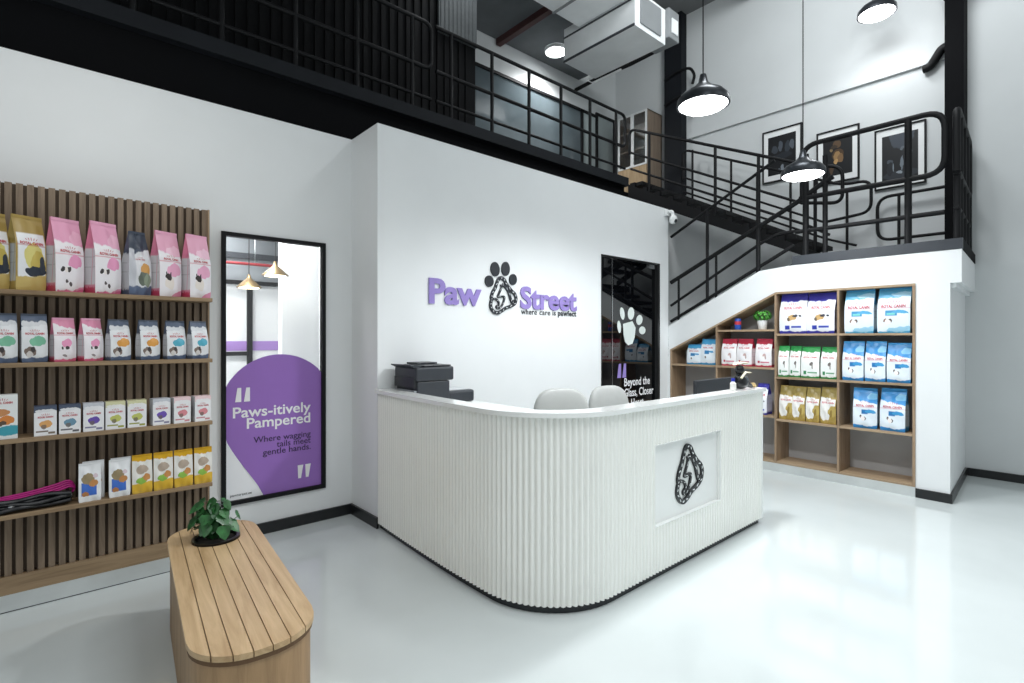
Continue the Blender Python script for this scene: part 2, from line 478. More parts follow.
bm = BM(); vs = [bm.verts.new((a, YA + .008, b)) for a, b in poly]; bm.faces.new(vs); bmesh.ops.triangulate(bm, faces=bm.faces)
bmesh.ops.remove_doubles(bm, verts=bm.verts, dist=1e-4)
obj('purple_decal', bm, M['purple'], w)
# frosted lower corner of the pane
bm = BM()
lo = [(gx0, gz0), (1.213, gz0)] + [q for q in poly[43:]] + [poly[0]] + [(gx0, poly[0][1])]
vs = [bm.verts.new((a, YA + .0085, b)) for a, b in lo]; bm.faces.new(vs); bmesh.ops.triangulate(bm, faces=bm.faces)
obj('frosted_film', bm, mat('white frosted film', '#f6f8fb', .4, var=.01), w)
yl = YA + .0065
lettering('lettering', 'Paws-itively', M['white_ink'], w, 1.003, 1.577, .905, .078, yl, .018, 0)
lettering('lettering', 'Pampered', M['white_ink'], w, 1.098, 1.573, .817, .078, yl, .018, 0)
lettering('lettering', 'Where wagging', M['dark_ink'], w, 1.145, 1.577, .702, .046, yl, .008, 0)
lettering('lettering', 'tails meet', M['dark_ink'], w, 1.313, 1.577, .650, .046, yl, .008, 0)
lettering('lettering', 'gentle hands.', M['dark_ink'], w, 1.211, 1.577, .598, .046, yl, .008, 0)
lettering('lettering', 'pawstreet.ae', M['ink'], w, .985, 1.133, .322, .020, yl, .0, 0)
for xs, z0, up in ((1.018, 1.022, True), (1.473, .375, False)):
    bm = BM()
    for k in (0, 1):
        a = xs + k * .06
        q = [(a, z0), (a + .042, z0), (a + .042, z0 + .105), (a + .016, z0 + .105)] if up else [(a + .004, z0), (a + .026, z0), (a + .044, z0 + .105), (a, z0 + .105)]
        prism(bm, q, XZ(yl), -.001, 0)
    obj('quote_marks', bm, M['white_ink'], w)

# ------------------------------------------------------------------ the dark glass door in the back wall
d = thing('door_1', 'x', 'x', (5.3, YB, 0)); del d['label'], d['category']; d['kind'] = 'structure'
bm = BM()
for a in ((DX0, DX0+.02, 0, DZ), (DX1-.05, DX1, 0, DZ), (DX0+.02, DX1-.05, DZ-.02, DZ)): box(bm, a[0], a[1], YB, YB + .1, a[2], a[3])
obj('door_frame', bm, mat('dark bronze frame', '#2a2b2c', .35, .3), d)
bm = BM(); box(bm, DX0+.02, 4.962, YB + .045, YB + .055, .01, DZ-.02); obj('fixed_pane', bm, M['black_glass'], d)
bm = BM(); box(bm, 4.968, DX1-.05, YB + .045, YB + .055, .01, DZ-.02); obj('door_panel', bm, M['black_glass'], d)
bm = BM(); box(bm, 4.961, 4.969, YB + .04, YB + .06, .01, DZ-.02); obj('edge_strip', bm, M['chrome'], d)
bm = BM(); box(bm, 5.70, 5.84, YB + .025, YB + .045, DZ-.075, DZ-.02); obj('hinge', bm, M['chrome'], d)
yd = YB + .043
def ellp(cx, cz, a, b, rot=0, n=24):
    return [(cx + a*math.cos(t)*math.cos(rot) - b*math.sin(t)*math.sin(rot), cz + a*math.cos(t)*math.sin(rot) + b*math.sin(t)*math.cos(rot)) for t in [2*PI*k/n for k in range(n)]]
bm = BM()
for e in ((5.13, 1.82, .05, .12, .15), (5.33, 1.83, .075, .125, -.1), (5.53, 1.71, .075, .105, -.25), (5.60, 1.50, .08, .08, -.4), (5.06, 1.56, .04, .12, .1)):
    prism(bm, [(5.335 + (a_ - 5.33) * .88, 1.645 + (b_ - 1.578) * .62) for a_, b_ in ellp(*e)], XZ(yd), -.001, 0)
pad = [(5.16, 1.62), (5.36, 1.68), (5.43, 1.55), (5.41, 1.36), (5.36, 1.23), (5.27, 1.20), (5.20, 1.27), (5.17, 1.42)]
prism(bm, [(5.335 + (a_ - 5.33) * .95, 1.645 + (b_ - 1.578) * .62) for a_, b_ in pad], XZ(yd), -.001, 0)
obj('paw_decal', bm, mat('white frosted vinyl', '#dde6e2', .4), d)
lettering('lettering', 'Beyond the', M['white_ink'], d, 5.20, 5.74, .915, .098, yd, .015, 0)
lettering('lettering', 'Glass, Closer', M['white_ink'], d, 5.20, 5.82, .785, .098, yd, .015, 0)
lettering('lettering', 'to Heart', M['white_ink'], d, 5.20, 5.60, .655, .098, yd, .015, 0)
bm = BM()
for k in (0, 1):
    a = 5.06 + k * .1
    prism(bm, [(a, 1.02), (a + .075, 1.02), (a + .075, 1.19), (a + .03, 1.19)], XZ(yd), -.001, 0)
obj('quote_marks', bm, M['logo_purple'], d)

# ------------------------------------------------------------------ paw logo on the wall
OUT = [(-.017,.212),(.025,.195),(.055,.154),(.11,.102),(.159,.068),(.178,.023),(.159,-.025),(.098,-.055),(.037,-.076),(-.011,-.105),(-.064,-.123),(-.11,-.108),(-.139,-.069),(-.139,-.029),(-.128,-.002),(-.133,.025),(-.116,.07),(-.087,.113),(-.064,.164),(-.046,.196)]
IN1 = [(-.017,.149),(-.011,.117),(-.052,.038),(-.04,.03),(.025,.033),(.013,-.022),(-.017,-.064),(-.058,-.079),(-.07,-.062),(-.04,-.043),(-.052,-.011),(-.093,.009),(-.128,.003)]
IN2 = [(.001,.15),(.049,.121),(.086,.073),(.11,.01),(.129,-.017),(.153,.003)]
def smooth2(p, closed, seg=4):
    n = len(p); out = []
    for i in range(n if closed else n - 1):
        g = lambda j: V(p[j % n]) if closed else V(p[max(0, min(n-1, j))])
        a, b, c, e = g(i-1), g(i), g(i+1), g(i+2)
        for k in range(seg):
            t = k / seg
            out.append(.5*((2*b) + (c-a)*t + (2*a-5*b+4*c-e)*t*t + (3*b-a-3*c+e)*t**3))
    if not closed: out.append(V(p[-1]))
    return out
def ribbon(bm, p, wd, y, th, closed, mi=0):
    n = len(p); L, R = [], []
    for i in range(n):
        a = p[(i-1) % n] if closed or i else p[i]; b = p[(i+1) % n] if closed or i < n-1 else p[i]
        t = (b - a).normalized(); nn = V((-t.y, t.x)) * wd / 2
        L.append(p[i] + nn); R.append(p[i] - nn)
    for i in range(n if closed else n - 1):
        j = (i+1) % n
        q = [L[i], L[j], R[j], R[i]]
        f0 = [bm.verts.new((v.x, y - th, v.y)) for v in q]; f1 = [bm.verts.new((v.x, y, v.y)) for v in q]
        bm.faces.new(f0).material_index = mi
        for k in range(4): bm.faces.new((f0[k], f1[k], f1[(k+1)%4], f0[(k+1)%4])).material_index = mi
def emblem(parent, cx, cz, y, s, th, band, marks, sx=1.):
    for nm, p, cl, wd in (('paw_outline', OUT, True, .031), ('dog_profile', IN1, False, .018), ('dog_ear', IN2, False, .025)):
        pp = [V((cx + q.x * s * sx, cz + q.y * s)) for q in smooth2(p, cl, 6)]
        bm = BM(); ribbon(bm, pp, wd * s, y, th, cl)
        seg = 5 if cl else 6
        for i in range(0, len(pp) - seg, seg):
            a, b = pp[i], pp[i + 2]
            t = (b - a).normalized(); nn = V((-t.y, t.x))
            off = nn * wd * s * (.16 if (i // seg) % 2 else -.16)
            ribbon(bm, [a + off, b - off * .6], wd * s * .22, y - th, .0012, False, 1)
        obj(nm, bm, [band, marks], parent)
lg = thing('wall_logo', 'lilac and black shop name with paw emblem mounted on the white wall', 'sign', (3.2, YB, 1.73))
lettering('lettering', 'Paw', M['logo_purple'], lg, 2.395, 2.957, 1.802, .207, YB - .001, .03, .014)
lettering('lettering', 'Street', M['logo_purple'], lg, 3.445, 4.273, 1.798, .207, YB - .001, .03, .014)
for wd_, a_, b_, z_, c_, bo in (('where', 3.461, 3.675, 1.735, .056, .006), ('care', 3.715, 3.868, 1.735, .056, .006), ('is', 3.905, 3.952, 1.735, .056, .006), ('pawfect', 3.985, 4.273, 1.735, .056, .026)):
    lettering('tagline', wd_, M['ink'], lg, a_, b_, z_, c_, YB - .001, bo, .004, 1.1)
emblem(lg, 3.21, 1.86, YB - .001, 1., .014, M['ink'], mat('silver fleck', '#d9dcdf', .4))
for e in ((-.087, .288, .053, .068, .12), (.043, .302, .051, .068, -.05), (-.158, .170, .051, .053, .2), (.138, .207, .047, .054, -.2)):
    bm = BM(); prism(bm, ellp(3.21 + e[0], 1.86 + e[1], e[2], e[3], e[4]), XZ(YB - .001), -.014, 0)
    obj('toe_pad', bm, M['ink'], lg)

# ------------------------------------------------------------------ slatted display wall with shelves
YP, YS, PX1 = 3.95, 3.77, .775
dw = thing('display_wall', 'slatted walnut display wall with four long shelves of pet food', 'shelving', (-.3, YP, 0))
bm = BM(); box(bm, -1.6, PX1, YP + .03, YA - .001, .2, 2.352); obj('backing_panel', bm, M['backing'], dw)
bm = BM(); x = PX1 - .029
while x > -1.6:
    box(bm, x, x + .029, YP + .004, YP + .03, .195, 2.354); x -= .0448
obj('slats', bm, M['walnut'], dw)
bm = BM(); box(bm, -1.6, PX1, YP - .004, YP + .028, .098, .197); obj('bottom_rail', bm, M['walnut_x'], dw)
bm = BM(); box(bm, -1.6, PX1, YP, YA - .001, .006, .097); obj('plinth', bm, M['steel'], dw)
bm = BM(); box(bm, -1.6, PX1, YP + .004, YA - .001, 0, .0055); obj('shadow_gap', bm, M['black'], dw)
bm = BM(); box(bm, PX1 + .001, PX1 + .012, YP - .015, YA - .001, .098, 2.354); obj('end_panel', bm, M['walnut_z'], dw)
SHELF = [1.755, 1.368, .97, .575]
for z in SHELF:
    bm = BM(); box(bm, -1.6, PX1 - .004, YS, YP - .005, z - .024, z); bevel_all(bm, .002, 1); obj('shelf', bm, M['walnut_x'], dw)

# ------------------------------------------------------------------ built-in shelving under the stair
un = thing('understair_shelving', 'oak built-in shelving with a sloping top under the staircase', 'shelving', (XC, 2.4, 0))
UD = .34; X0, X1 = XC - .012, XC + UD
t_ = .022
def upright(y0, y1, z0, top=None):
    bm = BM()
    za, zb = (sl_in(y0), sl_in(y1)) if top is None else (top, top)
    prism(bm, [(y0, z0), (y1, z0), (y1, zb - .0), (y0, za - .0)], YZ(0), X0, X1)
    obj('upright', bm, M['walnut_z'], un)
for y0 in (UY0, 1.783, 2.405, 3.098, UY1 - t_): upright(y0 + .0005, y0 + t_ - .0005, UZ0)
bm = BM(); prism(bm, [(UY0, UZ1 - t_), (2.405, UZ1 - t_), (2.405, UZ1 - .001), (UY0, UZ1 - .001)], YZ(0), X0 - .001, X1); obj('top_board', bm, M['walnut_y'], un)
bm = BM(); prism(bm, [(2.427, sl_in(2.427) - t_*1.1), (UY1, sl_in(UY1) - t_*1.1), (UY1, sl_in(UY1)-.001), (2.427, sl_in(2.427)-.001)], YZ(0), X0 - .001, X1); obj('sloping_top_board', bm, M['walnut_y'], un)
def ushelf(y0, y1, z):
    bm = BM(); box(bm, X0, X1, y0 + .0005, y1 - .0005, z - t_, z); obj('shelf', bm, M['walnut_y'], un)
Z1_, Z2_, Z3_ = 1.548, 1.066, .592
for a, b in ((UY0 + t_, 1.783), (1.783 + t_, 2.405)):
    for z in (Z1_, Z2_, Z3_, UZ0 + t_): ushelf(a, b, z)
for z in (1.598, 1.164, .62, UZ0 + t_): ushelf(2.405 + t_, 3.098, z)
for z in (1.164, .62, UZ0 + t_): ushelf(3.098 + t_, UY1 - t_, z)
bm = BM(); prism(bm, [(UY0, UZ0), (UY1, UZ0), (UY1, sl_in(UY1)), (UYS, UZ1), (UY0, UZ1)], YZ(0), X1 + .001, X1 + .012); obj('back_panel', bm, mat('grey shelf back', '#a9a8a8', .6, var=.02), un)
bm = BM(); box(bm, XC - .012, XC + .03, UY0, UY1, 0, UZ0 - .001); obj('plinth', bm, M['steel'], un)

# ------------------------------------------------------------------ pet food packs
def bag_profile(v, taper, d, seal=.008):
    if v <= taper: return d / 2 * (1 + .06 * math.sin(PI * v / max(taper, .01)))
    t = min(1, (v - taper) / (.955 - taper)) if taper < .95 else 0
    return d / 2 * (1 - t) + seal / 2 * t
def make_bag(name, cat, label, w, h, d, front, side, topc, taper=.6, seed=1, text=('ROYAL CANIN', .60, .72, 'red_ink'), wr=.004, seal=True, crown=True, bulge=.10, group=None, top_w=1.):
    rnd = random.Random(seed)
    root = thing(name, label, cat, (0, 0, 0), 0, group)
    NF, NV = 10, 16
    boxy = taper >= 1
    ph = [rnd.uniform(0, 6.28) for _ in range(6)]
    def wid(v): return w / 2 * (1 - (1 - top_w) * max(0, (v - .5) / .5)) * (1 if boxy else (1 + .015 * math.sin(PI * min(v / .7, 1))))
    def fy(u, v):
        D = d / 2 if boxy else bag_profile(v, taper, d)
        if boxy: return -D
        b = bulge * d * math.sin(PI * u) ** .8 * min(1, v / .12) * max(0, 1 - max(0, v - taper) / (1 - taper + .01)) * (1 if v < .97 else .2)
        q = wr * (math.sin(7*u*2 + ph[0] + v * 3) * math.sin(9 * v + ph[1]) + .6 * math.sin(15 * v + 6 * u + ph[2])) * min(1, (1 - v) * 6 + .25) * math.sin(PI * min(max(u, .0), 1)) ** .5
        return -(D + b) + q
    bm = BM(); uvl = bm.loops.layers.uv.new('UVMap')
    rings = []
    Vs = [i / NV for i in range(NV + 1)]
    if not boxy: Vs = [0, .015, .05] + [.05 + .905 * i / NV for i in range(1, NV + 1)] + [.985, 1.]
    for v in Vs:
        W = wid(v); D = d / 2 if boxy else bag_profile(v, taper, d)
        sh = 1. if boxy or v > .04 else .965 + v * .9
        ring = []
        for i in range(NF + 1):
            u = i / NF; ring.append(((-W + 2 * W * u) * sh, fy(u, v) * sh, v * h, u, v, 'f'))
        crease = 0 if boxy else min(.32 * w, D * .55) * (.25 + .75 * v)
        ring.append((W * sh - crease, 0, v * h, 1, v, 's'))
        for i in range(NF + 1):
            u = 1 - i / NF; ring.append(((-W + 2 * W * u) * sh, -fy(u, v) * sh, v * h, u, v, 'b'))
        ring.append((-W * sh + crease, 0, v * h, 0, v, 's'))
        rings.append([(bm.verts.new(r[:3]), r) for r in ring])
    n = len(rings[0])
    for A, B in zip(rings, rings[1:]):
        for k in range(n):
            k2 = (k + 1) % n
            q = (A[k], A[k2], B[k2], B[k])
            f = bm.faces.new([a[0] for a in q])
            fr = k < NF; sd = k in (NF, NF + 1, n - 1, n - 2)
            f.material_index = 0 if (fr or not sd) else 1
            f.smooth = True
            for lp, a in zip(f.loops, q):
                uu = a[1][3] if not sd else (0. if a[1][5] == 's' else 1.)
                lp[uvl].uv = (uu, a[1][4])
    for rg, mi in ((rings[0], 1), (rings[-1], 0)):
        f = bm.faces.new([a[0] for a in rg]); f.material_index = mi
        for lp in f.loops: lp[uvl].uv = (.5, 1. if mi == 0 else 0.)
    bmesh.ops.recalc_face_normals(bm, faces=bm.faces)
    me = bpy.data.meshes.new('bag_body'); bm.to_mesh(me); bm.free()
    try: me.set_sharp_from_angle(angle=math.radians(45))
    except Exception: pass
    o = bpy.data.objects.new('bag_body', me); C.objects.link(o); me.materials.append(front); me.materials.append(side); o.parent = root
    if seal and not boxy:
        bm = BM(); W = wid(1) * .995
        N = 8
        for i in range(N):
            a, b = -W + 2*W*i/N, -W + 2*W*(i+1)/N
            for s in (-1, 1):
                f = [bm.verts.new(p) for p in ((a, s*.0062, h*.962), (b, s*.0062, h*.962), (b, s*.005, h*1.002), (a, s*.005, h*1.002))]
                bm.faces.new(f)
        obj('top_seal', bm, topc, root, world=False)
    if text:
        body, tv, tw, mk = text
        me = text_mesh(body, .03)
        a, b, c, e = bounds(me)
        s = tw * w / (b - a)
        sy = s * 1.35
        if crown:
            bm = BM(); bm.from_mesh(me)
            cx = (a + b) / 2
            for k in range(5):
                t = (k - 2) * .62
                p = [(cx + t - .07, 1.05), (cx + t + .07, 1.05), (cx + t * 1.35 + .10, 1.85 - abs(k-2)*.14), (cx + t * 1.35 - .10, 1.85 - abs(k-2)*.14)]
                bm.faces.new([bm.verts.new((q[0], q[1], 0)) for q in p])
            bm.to_mesh(me); bm.free()
        for vv in me.vertices:
            x = (vv.co.x - (a + b) / 2) * s; z = h * tv + vv.co.y * sy
            u = min(1, max(0, x / w + .5)); v = z / h
            vv.co = (x, fy(u, v) - .0022, z)
        obj('brand_lettering', me, M[mk], root, world=False)
    return root

sidew = lambda nm, c0, top, bot, pan='#d9d6da': layered(nm, c0, [('rect', .04, .96, .12, .62, pan), ('rect', .1, .9, .50, .505, '#999999'), ('rect', .1, .9, .36, .365, '#999999'), ('above', .66, 0, top), ('below', .09, 0, bot)])
F = {}
F['gold'] = layered('gold cat food print', '#a68d4c', [('rect', .06, .96, .17, .76, '#e9ebee'), ('ell', .55, .46, .30, .17, '#d9cf7f'), ('ell', .72, .36, .26, .16, '#c9b45c'), ('ell', .62, .25, .36, .065, '#2c3340'), ('ell', .86, .34, .10, .12, '#39404a'), ('below', .17, .03, '#c9b06a'), ('rect', .02, .98, .595, .602, '#b04050')])
F['gold_s'] = sidew('gold bag side', '#b8a05e', '#a08a48', '#b8a05e', '#cfd2d4')
F['pink'] = layered('pink kitten food print', '#f2eef2', [('above', .70, -.06, '#e6a2c0'), ('ell', .78, .74, .30, .09, '#f0b8d0'), ('rect', 0, 1, .505, .513, '#c83a5a'), ('ell', .66, .41, .26, .085, '#eb9fc4'), ('ell', .22, .30, .07, .035, '#3b3536'), ('ell', .44, .31, .09, .035, '#4a4142'), ('ell', .34, .30, .06, .04, '#f3ece8'), ('ell', .36, .14, .05, .03, '#55494a'), ('ell', .50, .12, .05, .03, '#55494a'), ('ell', .9, .0, .3, .07, '#e99dbb'), ('below', .012, .03, '#d86a90')])
F['pink_s'] = sidew('pink bag side', '#dc8ca2', '#d77d9a', '#c94a68')
F['pinkb'] = layered('pink kitten food print with dark-faced kitten', '#f2eef2', [('above', .70, -.06, '#e8abc4'), ('ell', .7, .70, .34, .08, '#f3c8da'), ('rect', 0, 1, .53, .538, '#c83a5a'), ('ell', .62, .40, .33, .10, '#edaecb'), ('ell', .42, .21, .20, .10, '#efe6de'), ('ell', .36, .30, .15, .055, '#3a3130'), ('ell', .26, .345, .035, .03, '#3a3130'), ('ell', .47, .345, .035, .03, '#3a3130'), ('ell', .95, .0, .4, .09, '#e99dbb')])
F['pinks'] = layered('small pink kitten print', '#f3eef2', [('above', .86, -.12, '#e394b3'), ('rect', 0, 1, .60, .61, '#d8708e'), ('ell', .55, .42, .25, .09, '#ec9cc2'), ('ell', .34, .31, .06, .04, '#463d3e'), ('ell', .58, .31, .07, .04, '#463d3e'), ('ell', .45, .14, .11, .03, '#9b8f90'), ('below', .05, .02, '#e06b8d')])
F['navytall'] = layered('navy crumpled bag print', '#dfe0e4', [('above', .62, .12, '#4d5566'), ('rect', .0, .28, .0, 1., '#c7c9d0'), ('above', .72, 0, '#3b4352'), ('rect', .42, .66, .48, .62, '#e8e8ec'), ('ell', .72, .40, .22, .09, '#d9a25c'), ('ell', .62, .26, .26, .10, '#6b7468'), ('ell', .8, .24, .16, .10, '#8f9a86'), ('below', .14, 0, '#5b6a86')])
F['navy_s'] = sidew('navy bag side', '#c9cbd2', '#4a5263', '#5a677c', '#d7d8dd')
def navy(nm, acc): return layered(nm, '#e9ebee', [('above', .72, .06, '#56637a'), ('ell', .5, .78, .5, .12, '#e9ebee', .85), ('above', .84, .02, '#56637a'), ('ell', .60, .43, .33, .10, acc), ('ell', .32, .22, .22, .10, '#7d6c63'), ('ell', .42, .27, .10, .06, '#40393a'), ('ell', .30, .16, .12, .06, '#d7d2cf'), ('below', .09, .02, '#5a6b88')])
F['ngreen'] = navy('navy and green bag print', '#7fbfa0'); F['norange'] = navy('navy and orange bag print', '#e2a24e'); F['nblue'] = navy('navy and teal bag print', '#57b1c9')
def boxp(nm, top, acc, low): return layered(nm, '#eeeef0', [('above', .78, .05, top), ('ell', .5, .82, .45, .08, '#eeeef0', .9), ('ell', .5, .38, .30, .13, acc), ('ell', .42, .30, .14, .08, '#6e6259', .8), ('rect', .08, .62, .12, .17, low), ('rect', .62, .92, .05, .12, low)])
F['b_or'] = boxp('orange pouch box print', '#4b566b', '#e0a765', '#7a6b5c'); F['b_bl'] = boxp('blue pouch box print', '#4b566b', '#6c94ab', '#5a5a60')
F['b_pu'] = boxp('violet pouch box print', '#c9ccd4', '#6a50ad', '#7a7a9a'); F['b_ye'] = boxp('yellow green pouch box print', '#d9d7ae', '#c3c86a', '#9a9f3f')
F['b_pk'] = boxp('pink pouch box print', '#efd3d6', '#d98a92', '#c98890')
F['b_s'] = layered('white box side', '#d3d4d6', [('rect', .1, .9, .2, .6, '#c2c3c7')])
F['b_ns'] = layered('navy box side', '#4b566b', [('rect', .1, .9, .1, .6, '#8a8f9a')])
F['teal'] = layered('teal pouch pack print', '#eceeed', [('ell', .5, .60, .26, .08, '#c98a58'), ('ell', .6, .42, .3, .10, '#d9853f'), ('ell', .45, .36, .16, .06, '#5c4a3c'), ('below', .27, .03, '#3f9fb0'), ('below', .09, 0, '#e4e6e6')])
F['wb'] = layered('white and blue treat pouch print', '#eef0f2', [('rect', .12, .80, .16, .50, '#3e6dc4'), ('ell', .42, .60, .30, .14, '#9a8a68'), ('ell', .66, .46, .20, .09, '#c58a52'), ('ell', .3, .2, .16, .06, '#b77d4c'), ('ell', .75, .66, .12, .06, '#d9c8cf')])
F['y'] = layered('yellow cat pouch print', '#e8e6e0', [('above', .84, 0, '#d6a514'), ('below', .24, .05, '#e0b53a'), ('ell', .5, .62, .30, .12, '#b9a898'), ('ell', .45, .33, .28, .09, '#8cb84a'), ('ell', .72, .40, .18, .09, '#c98d50'), ('below', .06, 0, '#d6b04a')])
F['purple'] = layered('violet dog food print', '#eceef4', [('above', .80, .02, '#3b37a0'), ('rect', .0, 1, .60, .608, '#d9a3ae'), ('ell', .48, .40, .15, .075, '#c9a56c'), ('ell', .60, .43, .09, .03, '#3b3a44'), ('ell', .36, .36, .07, .05, '#6b5a48'), ('ell', .78, .43, .05, .025, '#2c2c38'), ('rect', .22, .40, .10, .20, '#2a3aa8'), ('rect', .46, .82, .14, .19, '#3346b0'), ('below', .07, -.02, '#2f2f9c')])
F['purple_s'] = sidew('violet bag side', '#b9b6e4', '#3b37a0', '#2f2f9c', '#dcdcf0')
F['lb'] = layered('light blue puppy food print', '#e3eef6', [('above', .76, .05, '#5fb4dd'), ('ell', .75, .86, .35, .05, '#a6d5ec'), ('rect', 0, 1, .545, .552, '#dd7c88'), ('rect', .26, .62, .38, .50, '#3f8fc0'), ('ell', .70, .455, .26, .035, '#55a8d4'), ('rect', .30, .56, .40, .44, '#7fd0c8'), ('ell', .24, .27, .06, .045, '#8a6d63'), ('ell', .42, .28, .06, .045, '#5b4a45'), ('ell', .33, .25, .10, .05, '#f2ece8'), ('ell', .8, .05, .5, .09, '#9fd2ea'), ('below', .03, 0, '#4aa6d6')])
F['lb_s'] = sidew('light blue bag side', '#bfe0f1', '#4fa9d8', '#3d97cc', '#e6f1f7')
F['mb'] = layered('blue puppy food print', '#e4eef6', [('above', .72, -.10, '#2f8fd2'), ('ell', .82, .80, .26, .08, '#79bde4'), ('rect', 0, 1, .525, .533, '#dd7c88'), ('rect', .36, .62, .36, .47, '#2476b4'), ('ell', .74, .42, .22, .045, '#3f9ad0'), ('ell', .32, .29, .06, .045, '#5a4a48'), ('ell', .50, .25, .05, .045, '#3b3436'), ('ell', .41, .25, .10, .06, '#efe9e6'), ('ell', .1, .0, .45, .09, '#2f8fd2'), ('below', .05, .03, '#2b86c8')])
F['mb_s'] = sidew('blue bag side', '#7dbfe6', '#2a86c6', '#2a86c6', '#d5e8f4')
F['green'] = layered('green dog food print', '#edf0ee', [('above', .83, 0, '#27964a'), ('ell', .58, .45, .10, .055, '#6b6360'), ('ell', .62, .36, .04, .08, '#8d8580'), ('rect', .14, .30, .12, .23, '#2f7f50'), ('rect', .36, .88, .16, .20, '#5f9f76'), ('below', .06, 0, '#2c8a48')])
F['green_s'] = sidew('green bag side', '#d7e6da', '#27964a', '#2c8a48', '#e6efe8')
F['ygold'] = layered('gold dog food print', '#a98f45', [('ell', .32, .48, .42, .40, '#eceae6'), ('rect', .05, .95, .50, .68, '#ebe9e6'), ('ell', .80, .34, .26, .15, '#b7a05a'), ('ell', .70, .28, .10, .10, '#8b7436'), ('above', .72, 0, '#9d8a4a'), ('below', .09, .03, '#b39a50')])
F['ygold_s'] = sidew('gold dog bag side', '#b39a50', '#9d8a4a', '#b39a50', '#dfdcd2')
F['red'] = layered('red dog food print', '#f0eef0', [('above', .81, 0, '#b92b44'), ('ell', .55, .42, .10, .05, '#c9a9a4'), ('ell', .62, .34, .05, .08, '#bfa6a2'), ('rect', .15, .28, .14, .22, '#b5324e'), ('rect', .32, .86, .15, .19, '#c95f78'), ('below', .06, 0, '#c23a55')])
F['red_s'] = sidew('red bag side', '#e6c9cf', '#b92b44', '#c23a55', '#f0e2e5')
F['sb'] = layered('small blue puppy print', '#e6eff6', [('above', .80, .0, '#4aa4d4'), ('rect', .28, .60, .42, .56, '#2f7fb8'), ('ell', .72, .50, .16, .04, '#4a9fd0'), ('ell', .34, .30, .06, .05, '#6a5a55'), ('below', .08, 0, '#3d97cc')])
T = {k: mat(k + ' foil seal', c, .32, .1, var=.06) for k, c in dict(gold='#a68d4a', pink='#e6a4c0', navy='#454d5c', purple='#37339a', blue='#3f9bd4', green='#27964a', red='#b92b44', yellow='#c9980f', white='#e6e8ea').items()}
K = {}
G_CAT = 'cat food bags on the slatted display wall'
K['gold'] = make_bag('pet_food_bag', 'bag', 'a', .132, .405, .092, F['gold'], F['gold_s'], T['gold'], .62, 3, ('ROYAL CANIN', .61, .76, 'red_ink'), group=G_CAT)
K['pink'] = make_bag('pet_food_bag', 'bag', 'a', .134, .405, .092, F['pink'], F['pink_s'], T['pink'], .56, 4, ('ROYAL CANIN', .535, .70, 'red_ink'), group=G_CAT)
K['pinkb'] = make_bag('pet_food_bag', 'bag', 'a', .134, .405, .092, F['pinkb'], F['pink_s'], T['pink'], .56, 5, ('ROYAL CANIN', .555, .66, 'red_ink'), group=G_CAT)
K['navytall'] = make_bag('pet_food_bag', 'bag', 'a', .12, .385, .085, F['navytall'], F['navy_s'], T['navy'], .55, 6, ('ROYAL CANIN', .55, .4, 'red_ink'), wr=.009, top_w=.72, group=G_CAT)
K['ngreen'] = make_bag('pet_food_bag', 'bag', 'a', .105, .262, .06, F['ngreen'], F['navy_s'], T['navy'], .55, 7, ('ROYAL CANIN', .57, .72, 'red_ink'), group=G_CAT)
K['norange'] = make_bag('pet_food_bag', 'bag', 'a', .105, .24, .06, F['norange'], F['navy_s'], T['navy'], .5, 8, ('ROYAL CANIN', .57, .72, 'red_ink'), group=G_CAT)
K['nblue'] = make_bag('pet_food_bag', 'bag', 'a', .105, .238, .06, F['nblue'], F['navy_s'], T['navy'], .5, 9, ('ROYAL CANIN', .57, .72, 'red_ink'), group=G_CAT)
K['pinks'] = make_bag('pet_food_bag', 'bag', 'a', .098, .243, .06, F['pinks'], F['pink_s'], T['pink'], .52, 10, ('ROYAL CANIN', .63, .70, 'red_ink'), group=G_CAT)
GB = 'wet food boxes on the slatted display wall'
for k, s_ in (('b_or', 'b_ns'), ('b_bl', 'b_ns'), ('b_pu', 'b_s'), ('b_ye', 'b_s'), ('b_pk', 'b_s')):
    K[k] = make_bag('wet_food_box', 'box', 'a', .092, .160, .07, F[k], F[s_], T['white'], 1., 11, ('ROYAL CANIN', .60, .68, 'red_ink'), group=GB)
K['teal'] = make_bag('wet_food_box', 'box', 'a', .115, .232, .07, F['teal'], F['b_s'], T['white'], 1., 12, ('ROYAL CANIN', .80, .66, 'red_ink'), group=GB)
GP = 'treat pouches on the lowest display shelf'
K['wb'] = make_bag('treat_pouch', 'pouch', 'a', .098, .215, .03, F['wb'], F['b_s'], T['white'], .3, 13, None, group=GP)
K['y'] = make_bag('treat_pouch', 'pouch', 'a', .098, .226, .034, F['y'], mat('yellow pouch side', '#d2ac48', .4), T['yellow'], .3, 14, None, group=GP)
GU = 'dog food bags on the built-in shelving'
K['purple'] = make_bag('pet_food_bag', 'bag', 'a', .275, .44, .15, F['purple'], F['purple_s'], T['purple'], .55, 15, ('ROYAL CANIN', .615, .66, 'red_ink'), group=GU)
K['lb'] = make_bag('pet_food_bag', 'bag', 'a', .262, .44, .15, F['lb'], F['lb_s'], T['blue'], .6, 16, ('ROYAL CANIN', .56, .74, 'red_ink'), group=GU)
K['mb'] = make_bag('pet_food_bag', 'bag', 'a', .20, .40, .12, F['mb'], F['mb_s'], T['blue'], .55, 17, ('ROYAL CANIN', .545, .74, 'red_ink'), wr=.007, group=GU)
K['green'] = make_bag('pet_food_bag', 'bag', 'a', .15, .345, .10, F['green'], F['green_s'], T['green'], .62, 18, ('ROYAL CANIN', .64, .74, 'red_ink'), group=GU)
